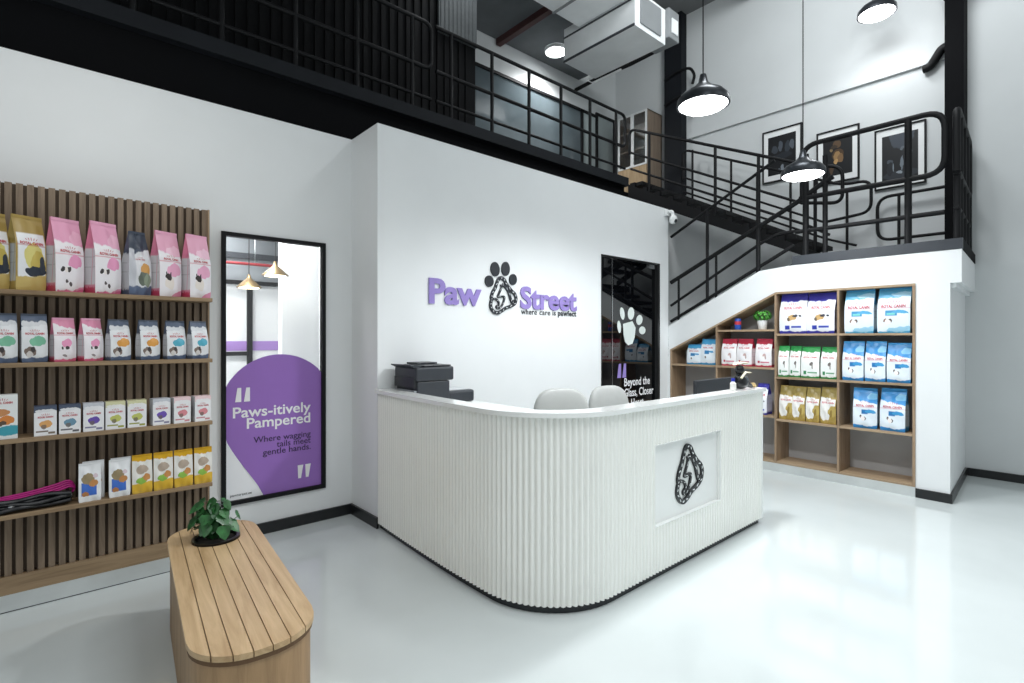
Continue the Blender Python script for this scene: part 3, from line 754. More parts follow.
K['ygold'] = make_bag('pet_food_bag', 'bag', 'a', .15, .375, .11, F['ygold'], F['ygold_s'], T['gold'], .55, 19, ('ROYAL CANIN', .565, .74, 'red_ink'), wr=.008, group=GU)
K['red'] = make_bag('pet_food_bag', 'bag', 'a', .18, .325, .10, F['red'], F['red_s'], T['red'], .6, 20, ('ROYAL CANIN', .64, .70, 'red_ink'), group=GU)
K['sb'] = make_bag('pet_food_bag', 'bag', 'a', .19, .32, .09, F['sb'], F['lb_s'], T['blue'], .6, 21, ('ROYAL CANIN', .64, .66, 'red_ink'), group=GU)
USED = set()
def put(k, loc, rz, label, scale=(1, 1, 1)):
    r = K[k]
    if k not in USED:
        USED.add(k); r.location = loc; r.rotation_euler = (0, 0, rz); r.scale = scale; r['label'] = label
        return r
    return dup(r, loc, rz, label, scale)
R = math.radians
z = SHELF[0] + .001
for k, X, rz, s, lb in (('gold', -.25, 26, 1.0, 'gold foil cat food bag cut off by the left photo edge, top shelf'),
    ('gold', -.105, 26, 1.0, 'gold foil cat food bag standing fully in view on the top slatted-wall shelf'),
    ('pink', .052, 28, 1.02, 'tall pink kitten food bag beside the gold bag on the top shelf'),
    ('pink', .222, 28, 1.03, 'tall pink kitten food bag beside the crumpled navy-topped bag, on its left'),
    ('navytall', .382, 20, 1., 'tall white bag with crumpled navy top among the pink bags'),
    ('pinkb', .530, 26, 1.0, 'tall pink bag with dark-faced kitten, right beside the crumpled navy-topped bag'),
    ('pinkb', .695, 22, 1.0, 'tall pink bag with dark-faced kitten at the right end of the top shelf')):
    put(k, (X, 3.862, z), R(rz), lb, (s, s, s))
z = SHELF[1] + .001
for k, X, rz, lb in (('ngreen', -.195, 10, 'small navy and green bag cut off by the left photo edge on the second shelf'),
    ('ngreen', -.075, 10, 'small navy and green bag fully in view beside the small pink bags'),
    ('pinks', .045, 20, 'small pink kitten food bag on the second shelf beside the navy and green bag'),
    ('pinks', .165, 28, 'small pink kitten food bag on the second shelf beside the navy and orange bag'),
    ('norange', .292, 22, 'small navy and orange bag on the second shelf, next to the pink bag'),
    ('norange', .437, 20, 'small navy and orange bag on the second shelf, next to the navy and teal bag'),
    ('nblue', .575, 14, 'small navy and teal bag on the second shelf, next to the orange one'),
    ('nblue', .700, 24, 'small navy and teal bag at the right end of the second shelf')):
    put(k, (X, 3.845, z), R(rz), lb)
z = SHELF[2] + .001
for k, X, rz, lb in (('teal', -.195, 2, 'tall white and teal food pack at the left photo edge on the third shelf'),
    ('b_or', -.028, 2, 'white wet food box with navy top and orange oval on the third shelf'),
    ('b_bl', .073, 2, 'white wet food box with navy top and blue oval on the third shelf'),
    ('b_pu', .176, 2, 'violet-marked wet food box standing between the blue-oval and yellow-green boxes'),
    ('b_ye', .275, 2, 'yellow-green wet food box right beside a violet-marked box on the third shelf'),
    ('b_ye', .377, 2, 'yellow-green wet food box with an empty gap on its right, third shelf'),
    ('b_pu', .496, 8, 'violet-marked wet food box standing just left of the two pink boxes'),
    ('b_pk', .604, 8, 'pink wet food box next to the violet-marked box on the third shelf'),
    ('b_pk', .716, 8, 'pink wet food box at the right end of the third shelf')):
    put(k, (X, 3.822, z), R(rz), lb)
z = SHELF[3] + .001
for k, X, Y, rz, lb in (('wb', .160, 3.80, 2, 'white and blue treat pouch in front, next to the leashes on the lowest shelf'),
    ('wb', .178, 3.85, 3, 'white and blue treat pouch half hidden behind the one next to the leashes'),
    ('wb', .295, 3.80, 2, 'white and blue treat pouch in front, next to the yellow pouches'),
    ('wb', .305, 3.85, 3, 'white and blue treat pouch behind the one next to the yellow pouches'),
    ('y', .403, 3.80, 1, 'yellow-topped cat pouch next to the white and blue pouches'),
    ('y', .509, 3.80, 0, 'second yellow-topped cat pouch from the white and blue pouches'),
    ('y', .614, 3.80, 1, 'third yellow-topped cat pouch from the white and blue pouches'),
    ('y', .722, 3.80, 0, 'yellow-topped cat pouch at the right end of the lowest shelf')):
    put(k, (X, Y, z), R(rz), lb)
XB = XC + .085
RZ = -90
def uput(k, Y, z, lb, sw=1., sh=1., rz=0, x=XB): put(k, (x, Y, z + .001), R(RZ + rz), lb, (sw, 1, sh))
uput('purple', 2.245, Z1_, 'large white and violet dog food bag, left one on the top shelf', .98, 1., 3)
uput('purple', 1.965, Z1_, 'large white and violet dog food bag, right one next to the shelf divider', .98, .98, -2)
uput('lb', 1.618, Z1_, 'large light blue puppy food bag on the top shelf next to the shelf divider', .95, 1., 2)
uput('lb', 1.325, Z1_, 'large light blue puppy food bag at the right end of the top shelf', 1., 1., -1)
uput('mb', 1.674, Z2_, 'blue puppy food bag on the middle shelf next to the green bags', .92, 1., 2)
uput('mb', 1.48, Z2_, 'blue puppy food bag in the middle of three on the middle shelf', .86, 1., -1)
uput('mb', 1.29, Z2_, 'blue puppy food bag at the right end of the middle shelf', .93, .96, 1)
uput('green', 2.345, Z2_, 'green-topped white bag at the left end of its row of four', .72, 1., 4, XB - .02)
uput('green', 2.228, Z2_, 'green-topped white bag second from the left in its row', .75, 1., -2, XB)
uput('green', 2.072, Z2_, 'widest green-topped white bag, third from the left in its row', 1.18, .98, 1, XB - .01)
uput('green', 1.895, Z2_, 'green-topped white bag at the right end of its row by the divider', 1.0, .98, -3, XB)
uput('ygold', 2.322, Z3_, 'gold dog food bag at the left end of its row of four', .93, 1., 2)
uput('ygold', 2.19, Z3_, 'gold dog food bag second from the left in its row', .88, .99, -1)
uput('ygold', 2.05, Z3_, 'gold dog food bag third from the left in its row', .88, .99, 1)
uput('ygold', 1.897, Z3_, 'gold dog food bag at the right end of its row by the divider', 1.0, 1.02, -3)
uput('mb', 1.575, Z3_, 'blue puppy food bag leaning back on the lower shelf, the left of two', 1.0, 1.0, 8)
uput('mb', 1.335, Z3_, 'blue puppy food bag on the lower shelf, the right of two', 1.02, 1.03, -3)
uput('red', 2.978, 1.164, 'red-topped white bag at the left end of its row of three', .98, 1., 3)
uput('red', 2.788, 1.164, 'red-topped white bag in the middle of its row of three', 1.0, 1., -3)
uput('red', 2.568, 1.164, 'red-topped white bag standing apart at the right of its row', .98, 1., 2)
uput('sb', 3.44, 1.164, 'small light blue puppy bag at the low end of the sloping shelving', .96, .79, 4)
uput('sb', 3.245, 1.164, 'small light blue puppy bag taller beside the red-topped bags', 1.0, 1., 0)
uput('purple', 2.582, .62, 'white and violet bag peeking out behind the reception desk end', .45, .80, 0)
# small blue tin
t = thing('food_tin', 'small blue tin with red and white mark on the sloping shelf', 'tin', (XC + .06, 2.877, 1.599))
bm = BM(); lathe(bm, [(.034, 0), (.037, .004), (.037, .13), (.034, .134)], 24, (XC + .06, 2.877, 1.599)); obj('tin_body', bm, mat('blue tin', '#2c56b4', .35), t, True)
bm = BM(); lathe(bm, [(.0385, .06), (.0385, .10)], 24, (XC + .06, 2.877, 1.599), cap=False); obj('print_band', bm, layered('red white tin print', '#c83a44', [('rect', 0, 1, 0, 1, '#b8424e')]), t)

# ------------------------------------------------------------------ leashes
lead = thing('dog_leash', 'magenta rope leashes lying on the lowest slatted shelf', 'leash', (-.05, 3.83, SHELF[3]))
for k in range(4):
    y0 = 3.80 + .012 * k
    pts = [(-.42, y0, .625 + .003*k), (-.25, y0 + .01, .632 + .006*k), (-.1, y0, .640 + .008*k), (.02, y0 + .012, .655 + .010*k), (.075, y0 + .02, .672 + .010*k), (.098, y0 + .03, .655), (.085, y0 + .035, .635)]
    bm = BM(); tube(bm, [V((p.x, p.y, p.z)) for p in [V(q) for q in fillet(pts, .06)]], .0055, 7); obj('cord', bm, M['magenta'], lead, True)
lead = thing('dog_leash', 'bundle of black dog leashes in shiny wrap under the magenta ones', 'leash', (-.05, 3.83, SHELF[3]))
rnd = random.Random(5)
for k in range(9):
    y0 = 3.788 + .022 * (k % 4); z0 = .590 + .019 * (k // 4) + .004 * (k % 3)
    pts = []
    n = 26
    for i in range(n):
        t = i / (n - 1); x = -.45 + .53 * t
        pts.append((x, y0 + .010 * math.sin(9*t + k), z0 + (.006 * math.sin(13*t + 2*k) + .012 * t)))
    bm = BM(); tube(bm, pts, .0135, 8, flat=.85); obj('strap', bm, mat('black nylon', '#111216', .3, var=.3, scale=60), lead, True)
bm = BM(); lathe(bm, [(.012, 0), (.018, .006), (.018, .016), (.012, .022)], 14, (-.16, 3.795, .60)); obj('clasp', bm, M['chrome'], lead, True)

# ------------------------------------------------------------------ reception desk
DXL, DYF, DRX, RC = 1.862, 1.815, 4.30, .52
def desk_path(off, step=.01, y_end=3.772):
    """outline of the desk front, moved outward by off; list of (x, y, nx, ny, s)"""
    out = []; s = 0
    cx, cy = DXL + RC, DYF + RC
    L1 = y_end - cy; n = max(2, int(L1 / step))
    for i in range(n): out.append((DXL - off + .056 * max(0, 1 - i / n * 1.25) ** 1.4, y_end - L1 * i / n, -1, 0, L1 * i / n))
    La = RC * PI / 2; m = max(2, int(La / step))
    for i in range(m):
        a = PI + PI / 2 * i / m
        out.append((cx + (RC + off) * math.cos(a), cy + (RC + off) * math.sin(a), math.cos(a), math.sin(a), L1 + La * i / m))
    L2 = DRX - cx; k = max(2, int(L2 / step))
    for i in range(k + 1): out.append((cx + L2 * i / k, DYF - off, 0, -1, L1 + La + L2 * i / k))
    return out
desk = thing('reception_desk', 'white curved reception desk with vertical ribs and a paw emblem', 'desk', (2.4, 2.4, 0))
PITCH = .0352
P0 = desk_path(0, PITCH / 8)
RX0, RX1, RZ0, RZ1 = 2.788, 3.615, .332, .832
bm = BM()
zs = [.042, RZ0, RZ1, 1.068]
cols = []
for x, y, nx, ny, s in P0:
    r = .017 * abs(math.sin(PI * s / PITCH)) ** .8
    cols.append([(x, y, bm.verts.new((x + nx * (r - .017), y + ny * (r - .017), zz))) for zz in zs])
for A, B in zip(cols, cols[1:]):
    for k in range(3):
        if k == 1 and ny is not None and abs(A[0][1] - DYF) < 1e-6 and A[0][0] > RX0 and B[0][0] < RX1: continue
        bm.faces.new((A[k][2], A[k+1][2], B[k+1][2], B[k][2])).smooth = True
obj('ribbed_front', bm, M['rib'], desk)
bm = BM()      # inner face and right end
Pin = desk_path(-.09, .05)
prev = None
for x, y, nx, ny, s in Pin:
    c = (bm.verts.new((x, y, .042)), bm.verts.new((x, y, 1.068)))
    if prev: bm.faces.new((prev[0], c[0], c[1], prev[1])).smooth = True
    prev = c
obj('inner_face', bm, M['lacq'], desk)
bm = BM(); box(bm, DRX + .0005, DRX + .022, DYF - .004, DYF + .112, .042, 1.068); bevel_all(bm, .003, 1); obj('end_panel', bm, M['lacq'], desk)
bm = BM(); box(bm, RX0, RX1, DYF + .028, DYF + .034, RZ0, RZ1)
box(bm, RX0 - .004, RX0, DYF, DYF + .034, RZ0, RZ1); box(bm, RX1, RX1 + .004, DYF, DYF + .034, RZ0, RZ1)
box(bm, RX0 - .004, RX1 + .004, DYF, DYF + .034, RZ0 - .004, RZ0); box(bm, RX0 - .004, RX1 + .004, DYF, DYF + .034, RZ1, RZ1 + .004)
obj('recessed_panel', bm, M['lacq'], desk)
def band(off_out, off_in, z0, z1, step=.04, y_end=3.772, xe=0):
    a = desk_path(off_out, step, y_end); b = desk_path(off_in, step, y_end)
    bm = BM(); prev = None
    for i, (p, q) in enumerate(zip(a, b)):
        ex = xe if i == len(a) - 1 else 0
        c = [bm.verts.new((p[0] + ex, p[1], z0)), bm.verts.new((p[0] + ex, p[1], z1)), bm.verts.new((q[0] + ex, q[1], z1)), bm.verts.new((q[0] + ex, q[1], z0))]
        if prev:
            for k in range(4): bm.faces.new((prev[k], prev[(k+1)%4], c[(k+1)%4], c[k]))
        else: bm.faces.new(c)
        prev = c
    bm.faces.new(prev[::-1])
    return bm
bm = band(.022, -.115, 1.069, 1.096, xe=.045); obj('countertop', bm, M['lacq'], desk)
bm = band(-.025, -.045, 0, .041); obj('kick_plate', bm, mat('dark kick plate', '#34373a', .25, .5), desk)
bm = BM(); box(bm, 2.55, DRX - .005, DYF + .095, DYF + .62, .70, .735); obj('worktop', bm, M['lacq'], desk)
bm = BM(); box(bm, DXL + .15, 2.66, 2.50, 3.76, .94, .975); obj('side_worktop', bm, M['lacq'], desk)
bm = BM(); box(bm, 2.0, 2.52, 2.52, 3.75, .0, .938); obj('side_cabinet', bm, M['rib'], desk)
emblem(desk, 3.212, .545, DYF + .028, 1.08, .012, mat('glossy black emblem', '#17191d', .2, .2), mat('bright chrome fleck', '#e8ebec', .3, .1), .93)

# ------------------------------------------------------------------ printer
pr = thing('office_printer', 'charcoal office printer standing on the left arm of the reception desk', 'printer', (2.2, 3.5, .975))
bm = BM(); box(bm, 2.07, 2.365, 3.42, 3.74, .977, 1.165); bevel_all(bm, .008); obj('printer_body', bm, M['plastic'], pr)
bm = BM(); box(bm, 2.055, 2.40, 3.41, 3.745, 1.168, 1.275); bevel_all(bm, .014, 3); obj('scanner_unit', bm, M['plastic'], pr)
bm = BM(); box(bm, 2.13, 2.385, 3.43, 3.74, 1.277, 1.29); bevel_all(bm, .005); obj('scanner_lid', bm, M['plastic2'], pr)
bm = BM(); box(bm, 2.15, 2.34, 3.56, 3.72, 1.292, 1.306); bevel_all(bm, .004); obj('document_feeder', bm, M['plastic'], pr)
bm = BM(); prism(bm, [(2.065, 1.268), (2.02, 1.288), (2.02, 1.296), (2.13, 1.288)], XZ(0), 3.43, 3.74); obj('feeder_flap', bm, M['plastic'], pr)
bm = BM(); box(bm, 2.045, 2.07, 3.43, 3.73, 1.12, 1.20); bevel_all(bm, .004); obj('rear_cover', bm, M['plastic2'], pr)
bm = BM(); box(bm, 2.045, 2.07, 3.43, 3.73, 1.065, 1.10); bevel_all(bm, .004); obj('paper_slot', bm, mat('grey plastic', '#8d9298', .4), pr)
bm = BM(); box(bm, 2.366, 2.63, 3.44, 3.73, .977, 1.075); bevel_all(bm, .02, 3); obj('output_tray', bm, M['plastic'], pr)
bm = BM(); box(bm, 2.37, 2.60, 3.47, 3.70, 1.076, 1.080); obj('tray_top', bm, mat('pale tray top', '#c9ccce', .4), pr)

# ------------------------------------------------------------------ office chairs
def office_chair(x, y, rz, label, dz=0):
    t = thing('office_chair', label, 'chair', (x, y, 0), rz, 'office chairs behind the desk')
    bm = BM(); superell(bm, (0, 0, 0), (.245, .05, .33), .62)
    for v in bm.verts:
        v.co.y += .35 * v.co.x ** 2 * -1 + .10 * v.co.z * v.co.z
        v.co.x *= 1 - .18 * max(0, -v.co.z / .33)
        v.co += V((0, .24, .775 + dz))
    obj('backrest', bm, M['chair'], t, True, world=False)
    bm = BM(); superell(bm, (0, 0, .47), (.25, .25, .05), .6); obj('seat', bm, M['chair'], t, True, world=False)
    bm = BM(); tube(bm, fillet([(0, .05, .40), (0, .27, .40), (0, .30, .70)], .08), .02, 8); obj('back_support', bm, M['chrome'], t, True, world=False)
    bm = BM(); tube(bm, [(0, 0, .08), (0, 0, .42)], .026, 12); obj('gas_column', bm, M['chrome'], t, True, world=False)
    for k in range(5):
        a = 2 * PI * k / 5 + .3
        bm = BM(); tube(bm, [(0, 0, .10), (.27 * math.cos(a), .27 * math.sin(a), .065)], .018, 8, radii=[.022, .014]); lg_ = obj('base_leg', bm, M['chrome'], t, True, world=False)
        bm = BM(); p = V((.27 * math.cos(a), .27 * math.sin(a), .030)); q = V((-math.sin(a), math.cos(a), 0)) * .018
        tube(bm, [p - q, p + q], .029, 14); obj('caster', bm, M['plastic2'], lg_, True, world=False)
    for s in (-1, 1):
        bm = BM(); tube(bm, fillet([(s*.20, -.05, .44), (s*.29, -.05, .46), (s*.29, -.05, .66), (s*.29, .16, .66)], .05), .014, 8); obj('armrest', bm, M['plastic2'], t, True, world=False)
office_chair(2.92, 2.60, R(-22), 'light grey office chair behind the desk, the nearer left one')
office_chair(3.86, 2.82, R(-10), 'light grey office chair behind the desk, right one in front of the dark door', -.05)

# ------------------------------------------------------------------ monitor, figurine, bottle
mo = thing('computer_monitor', 'black computer monitor seen from behind over the desk edge', 'monitor', (4.22, 2.2, .735))
bm = BM(); box(bm, 3.96, 4.62, 2.19, 2.225, .86, 1.148); bevel_all(bm, .006); obj('screen_housing', bm, mat('black monitor shell', '#25282d', .45), mo)
bm = BM(); box(bm, 3.98, 4.60, 2.2255, 2.228, .88, 1.13); obj('screen', bm, mat('dark screen', '#0a0b0d', .15), mo)
bm = BM(); tube(bm, [(4.29, 2.175, .75), (4.29, 2.175, 1.0)], .018, 8); obj('stand', bm, M['plastic'], mo)
bm = BM(); box(bm, 4.19, 4.39, 2.09, 2.24, .737, .75); obj('stand_foot', bm, M['plastic'], mo)

fx, fy_, fz = 4.04, 1.865, 1.097
fg = thing('pet_figurine', 'small black animal figurine with cream blades and gold foot on the desk end', 'figurine', (fx, fy_, fz))
bm = BM()
superell(bm, (fx, fy_, fz + .062), (.085, .05, .06), .9, 24, 12)
for v in bm.verts: v.co.z += .008 * math.sin(60 * v.co.x) * math.sin(50 * v.co.z + 40 * v.co.y) if v.co.z > fz + .02 else 0
bmx = BM(); superell(bmx, (fx - .015, fy_, fz + .155), (.036, .034, .038), .95, 20, 10)
me_ = bpy.data.meshes.new('tmp'); bmx.to_mesh(me_); bmx.free(); bm.from_mesh(me_); bpy.data.meshes.remove(me_)
tube(bm, [(fx + .04, fy_, fz + .06), (fx + .10, fy_ - .01, fz + .035), (fx + .155, fy_ - .015, fz + .018)], .02, 10, radii=[.034, .024, .016])
tube(bm, [(fx - .01, fy_, fz + .10), (fx - .012, fy_, fz + .15)], .026, 10)
tube(bm, [(fx - .05, fy_, fz + .08), (fx - .085, fy_ - .02, fz + .10)], .012, 8, radii=[.018, .006])
obj('body', bm, mat('glossy black glaze', '#17181b', .25, var=.5, scale=40), fg, True)
bm = BM(); tube(bm, [(fx + .13, fy_ - .014, fz + .028), (fx + .185, fy_ - .02, fz + .030), (fx + .20, fy_ - .02, fz + .014)], .016, 8); obj('foot', bm, M['gold'], fg, True)
def blade(cx, cz, L, tilt, w_=.026):
    bm = BM(); pts = [(cx - L, fy_ - .005, cz - tilt), (cx - L*.5, fy_, cz), (cx, fy_, cz + .006), (cx + L*.5, fy_, cz + .002), (cx + L, fy_ - .004, cz - tilt*.4)]
    tube(bm, pts, w_, 10, radii=[.006, w_, w_*.8, w_, .007], flat=.28)
    obj('blade', bm, M['cream'], fg, True)
blade(fx - .005, fz + .205, .125, .008); blade(fx + .098, fz + .125, .085, .004, .022)
bm = BM(); tube(bm, [(fx - .06, fy_ - .03, fz + .09), (fx - .01, fy_ - .035, fz + .125), (fx + .02, fy_ - .03, fz + .135)], .009, 8); obj('scarf', bm, M['cream'], fg, True)
bt = thing('small_bottle', 'small white bottle with navy cap beside the black figurine', 'bottle', (3.92, 1.868, 1.097))
bm = BM(); lathe(bm, [(.020, 0), (.023, .004), (.023, .055), (.012, .066), (.012, .07)], 18, (3.92, 1.868, 1.097)); obj('bottle_body', bm, mat('white plastic', '#e4e2de', .35), bt, True)
bm = BM(); lathe(bm, [(.014, .0705), (.014, .09), (.012, .093)], 18, (3.92, 1.868, 1.097)); obj('cap', bm, M['navy_cap'], bt, True)

# ------------------------------------------------------------------ bench with planter hole
BA = math.atan2(-.09, 1)
bn = thing('display_bench', 'oak plank bench with rounded ends and a plant set in it', 'bench', (.600, 2.60, 0), BA)
BL, BW, BR = .738, .209, .192
def rr(L, W_, r, n=10):
    o = []
    for cx, cy, a0 in ((W_-r, L-r, 0), (-W_+r, L-r, 90), (-W_+r, -L+r, 180), (W_-r, -L+r, 270)):
        for k in range(n + 1):
            a = R(a0 + 90*k/n); o.append((cx + r*math.cos(a), cy + r*math.sin(a)))
    return o
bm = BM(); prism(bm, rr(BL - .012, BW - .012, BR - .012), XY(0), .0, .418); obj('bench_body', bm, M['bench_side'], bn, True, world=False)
bm = BM(); prism(bm, rr(BL - .004, BW - .004, BR - .004), XY(0), .4185, .436); obj('groove_board', bm, M['groove'], bn, world=False)
def halfw(y):      # half width of the outline at local y
    e = BL - BR
    if abs(y) <= e: return BW
    q = BR*BR - (abs(y) - e)**2
    return (BW - BR) + math.sqrt(max(0, q))
def halfl(x):
    e = BW - BR
    if abs(x) <= e: return BL
    q = BR*BR - (abs(x) - e)**2
    return (BL - BR) + math.sqrt(max(0, q))
NP = 7; gap = .0035; pw = 2 * BW / NP
HY, HX, HR = .45, .0, .112      # planter hole
bm = BM()
for i in range(NP):
    a, b = -BW + pw * i + (gap / 2 if i else 0), -BW + pw * (i+1) - (gap / 2 if i < NP - 1 else 0)
    n = 8
    xs = [a + (b - a) * k / n for k in range(n + 1)]
    up = [(x, halfl(x)) for x in xs]; dn = [(x, -halfl(x)) for x in xs]
    hole = [x for x in xs if abs(x - HX) < HR]
    if len(hole) < 2:
        prism(bm, dn + up[::-1], XY(0), .4362, .456)
    else:
        hs = lambda x: math.sqrt(max(0, HR*HR - (x - HX)**2))
        prism(bm, dn + [(x, HY - hs(x)) for x in xs[::-1]], XY(0), .4362, .456)
        prism(bm, [(x, HY + hs(x)) for x in xs] + up[::-1], XY(0), .4362, .456)
obj('plank_top', bm, M['bench'], bn, world=False)

def leaf(bm, c, nrm, up, L, W_, mi=0, lobes=True):
    nrm = nrm.normalized(); up = (up - nrm * up.dot(nrm)).normalized(); s = up.cross(nrm)
    sh = [(0, -.5), (.34, -.48), (.5, -.18), (.38, .02), (.30, .22), (0, .5), (-.30, .22), (-.38, .02), (-.5, -.18), (-.34, -.48)] if lobes else [(0, -.5), (.3, -.2), (.36, .1), (0, .5), (-.36, .1), (-.3, -.2)]
    ce = bm.verts.new(c - nrm * L * .06)
    vs = [bm.verts.new(c + s * (a * W_) + up * (b * L) - nrm * (abs(a) * -.10 * L + (b + .5)**2 * .10 * L)) for a, b in sh]
    for i in range(len(vs)):
        f = bm.faces.new((ce, vs[i], vs[(i+1) % len(vs)])); f.smooth = True; f.material_index = mi
Mb = basis(bn); pc = Mb @ V((HX, HY, .44))
pp = thing('potted_plant', 'green leafy plant in a black pot sunk in the oak bench', 'plant', (pc.x, pc.y, .437))
bm = BM(); lathe(bm, [(.094, .0), (.100, .01), (.104, .024), (.111, .026), (.111, .031), (.094, .031), (.090, .010), (.002, .009)], 36, (pc.x, pc.y, .437), cap=False); obj('pot', bm, M['pot_black'], pp, True)
bm = BM(); lathe(bm, [(.089, .012), (.088, .018), (.06, .022), (.002, .024)], 24, (pc.x, pc.y, .437), cap=False); obj('soil', bm, M['soil'], pp, True)
rnd = random.Random(11)
bm = BM(); st = BM()
for k in range(56):
    a = rnd.uniform(0, 2*PI); rad = rnd.uniform(.02, .118) * (1.0 if k < 36 else .7); hh = rnd.uniform(.055, .13) if k < 38 else rnd.uniform(.12, .19)
    if rad > .10: hh *= .8
    c = V((pc.x + rad * math.cos(a) - .01, pc.y + rad * math.sin(a) * .9 + .012, .455 + hh))
    out = V((math.cos(a), math.sin(a), 0))
    nrm = V((out.x * rnd.uniform(.3, 1.1), out.y * rnd.uniform(.3, 1.1) - .35, rnd.uniform(.5, 1.)))
    leaf(bm, c, nrm, out * .8 + V((0, 0, rnd.uniform(-1.1, -.1))), rnd.uniform(.055, .088), rnd.uniform(.05, .078))
    tube(st, [(pc.x + .3*(c.x - pc.x), pc.y + .3*(c.y - pc.y), .457), (pc.x + .6*(c.x - pc.x), pc.y + .6*(c.y - pc.y), .455 + hh * .7), c], .0022, 5)
obj('stems', st, M['leaf'], pp, True); obj('foliage', bm, M['leaf'], pp)['kind'] = 'stuff'
# small white pot on the sloping shelf
qx, qy, qz = XC + .09, 2.60, 1.599
p2 = thing('potted_plant', 'small bushy green plant in a white pot on the sloping shelf', 'plant', (qx, qy, qz))
bm = BM(); lathe(bm, [(.042, 0), (.046, .004), (.056, .10), (.056, .106), (.050, .106), (.048, .095), (.002, .094)], 24, (qx, qy, qz), cap=False); obj('pot', bm, M['pot_white'], p2, True)
bm = BM(); rnd = random.Random(3)
for k in range(110):
    v = V((rnd.gauss(0, 1), rnd.gauss(0, 1), rnd.gauss(0, 1))).normalized()
    c = V((qx, qy, qz + .165)) + V((v.x * .085, v.y * .10, v.z * .062))
    leaf(bm, c, v + V((0, 0, .4)), V((rnd.uniform(-1, 1), rnd.uniform(-1, 1), 1)), .045, .03, 0, False)
obj('foliage', bm, M['leaf2'], p2)['kind'] = 'stuff'

# ------------------------------------------------------------------ stairs, landing, railings
LZ = 2.40; LY0, LY1 = .815, 2.245
ld = thing('stair_landing', 'charcoal-edged stair landing above the built-in shelving', 'landing', (6.8, 1.5, 2.302))
bm = BM(); box(bm, XC + .05, XD - .002, LY0 + .126, LY1, 2.302, LZ - .01); obj('slab', bm, M['flange'], ld)
bm = BM(); box(bm, XC - .004, XC + .045, LY0, LY1, 2.302, LZ); obj('edge_beam', bm, M['charcoal'], ld)
bm = BM(); prism(bm, [(XC + .0455, LY0), (XD - .002, LY0 + .08), (XD - .002, LY0 + .124), (XC + .0455, LY0 + .044)], XY(0), 2.302, LZ); obj('side_edge_beam', bm, M['beam'], ld)
# lower flight, mostly behind the white wall
sf = thing('staircase_flight', 'lower black stair flight rising behind the white sloping wall', 'staircase', (6.4, 3.4, 0))
def sl1(y): return 2.27 - (y - 2.6) * .52
bm = BM(); prism(bm, [(2.30, sl1(2.30) - .12), (2.30, sl1(2.30) - .02), (6.9, sl1(6.9) - .0), (6.9, .0), (6.55, .0)], YZ(XC + .36), 0, .03)
obj('stringer', bm, M['black'], sf)
for k in range(20):
    y = 2.34 + k * .22
    bm = BM(); box(bm, XC + .395, XC + .95, y, y + .21, sl1(y + .1) - .10, sl1(y + .1) - .06); obj('tread', bm, M['black'], sf)
# upper flight
XF = 6.65
uf = thing('staircase_flight', 'upper black stair flight with saw-toothed tread edges rising to the mezzanine', 'staircase', (XF, 3.5, LZ))
def zf(y): return 2.50 + (y - 2.19) * (3.86 - 2.50) / (4.80 - 2.19)
for x0 in (XF, XF + .62):
    bm = BM(); prism(bm, [(2.14, zf(2.14) - .09), (4.82, zf(4.82) - .20), (4.82, zf(4.82)), (2.14, zf(2.14))], YZ(x0), 0, .03); obj('stringer', bm, M['black'], uf)
n = 12
for k in range(n):
    y0 = 2.2 + k * (2.6 / n); y1 = y0 + 2.6 / n - .012
    bm = BM(); box(bm, XF + .031, XF + .619, y0, y1, zf(y1) - .03, zf(y1) + .02)
    box(bm, XF + .002, XF + .029, y1 - .09, y1, zf(y1 - .09) - .02, zf(y1) + .022)
    obj('tread', bm, M['black'], uf)

def rail(parent, name, pts, r, fr=.1, m='black'):
    bm = BM(); tube(bm, fillet(pts, fr) if len(pts) > 2 else pts, r, 10); return obj(name, bm, M[m], parent, True)
def post(parent, x, y, z0, z1, r=.02): return rail(parent, 'post', [(x, y, z0), (x, y, z1)], r)
# railing of the lower flight and the landing front
XRL = XC + .055
rl = thing('stair_railing', 'black tube railing in front climbing above the white wall to the landing', 'railing', (XRL, 2.5, 1.7))
def zo(y): return sl1(y)
rail(rl, 'base_rail', [(XRL, 3.775, zo(3.775) + .06), (XRL, 2.24, zo(2.24) + .07)], .02)
rail(rl, 'lower_rail', [(XRL, 3.775, zo(3.775) + .27), (XRL, 2.62, 2.59), (XRL, 2.42, 2.68), (XRL, 2.23, 2.68)], .017, .08)
rail(rl, 'mid_rail', [(XRL, 3.775, zo(3.775) + .575), (XRL, 2.20, zo(2.20) + .575 - .05), (XRL, 1.98, 3.14), (XRL, 1.86, 3.20)], .026, .06)
rail(rl, 'top_rail', [(XRL, 3.775, zo(3.775) + 1.18), (XRL, 2.45, zo(2.45) + 1.17)], .018)
post(rl, XRL, 3.262, zo(3.262) - .0, zo(3.262) + 1.18, .019); post(rl, XRL, 2.635, zo(2.635), zo(2.635) + 1.18, .025)
post(rl, XRL, 3.146, zo(3.146), zo(3.146) + .575, .015); post(rl, XRL, 3.66, zo(3.66), zo(3.66) + .575, .015)
lr = thing('landing_railing', 'black landing railing with a rounded loop above the blue bags', 'railing', (XRL, 1.5, LZ))
rail(lr, 'loop_rail', [(XRL, 2.16, 2.98), (XRL, 2.16, 3.60), (XRL, .945, 3.60), (XRL, .945, 3.02), (XRL, 2.19, 3.03)], .027, .16)
rail(lr, 'lower_rail', [(XRL, 2.23, 2.67), (XRL, .95, 2.66)], .023)
post(lr, XRL, 1.22, LZ, 3.60, .03); post(lr, XRL, 1.935, LZ, 3.44, .026); post(lr, XRL, 2.125, LZ, 3.5, .032)
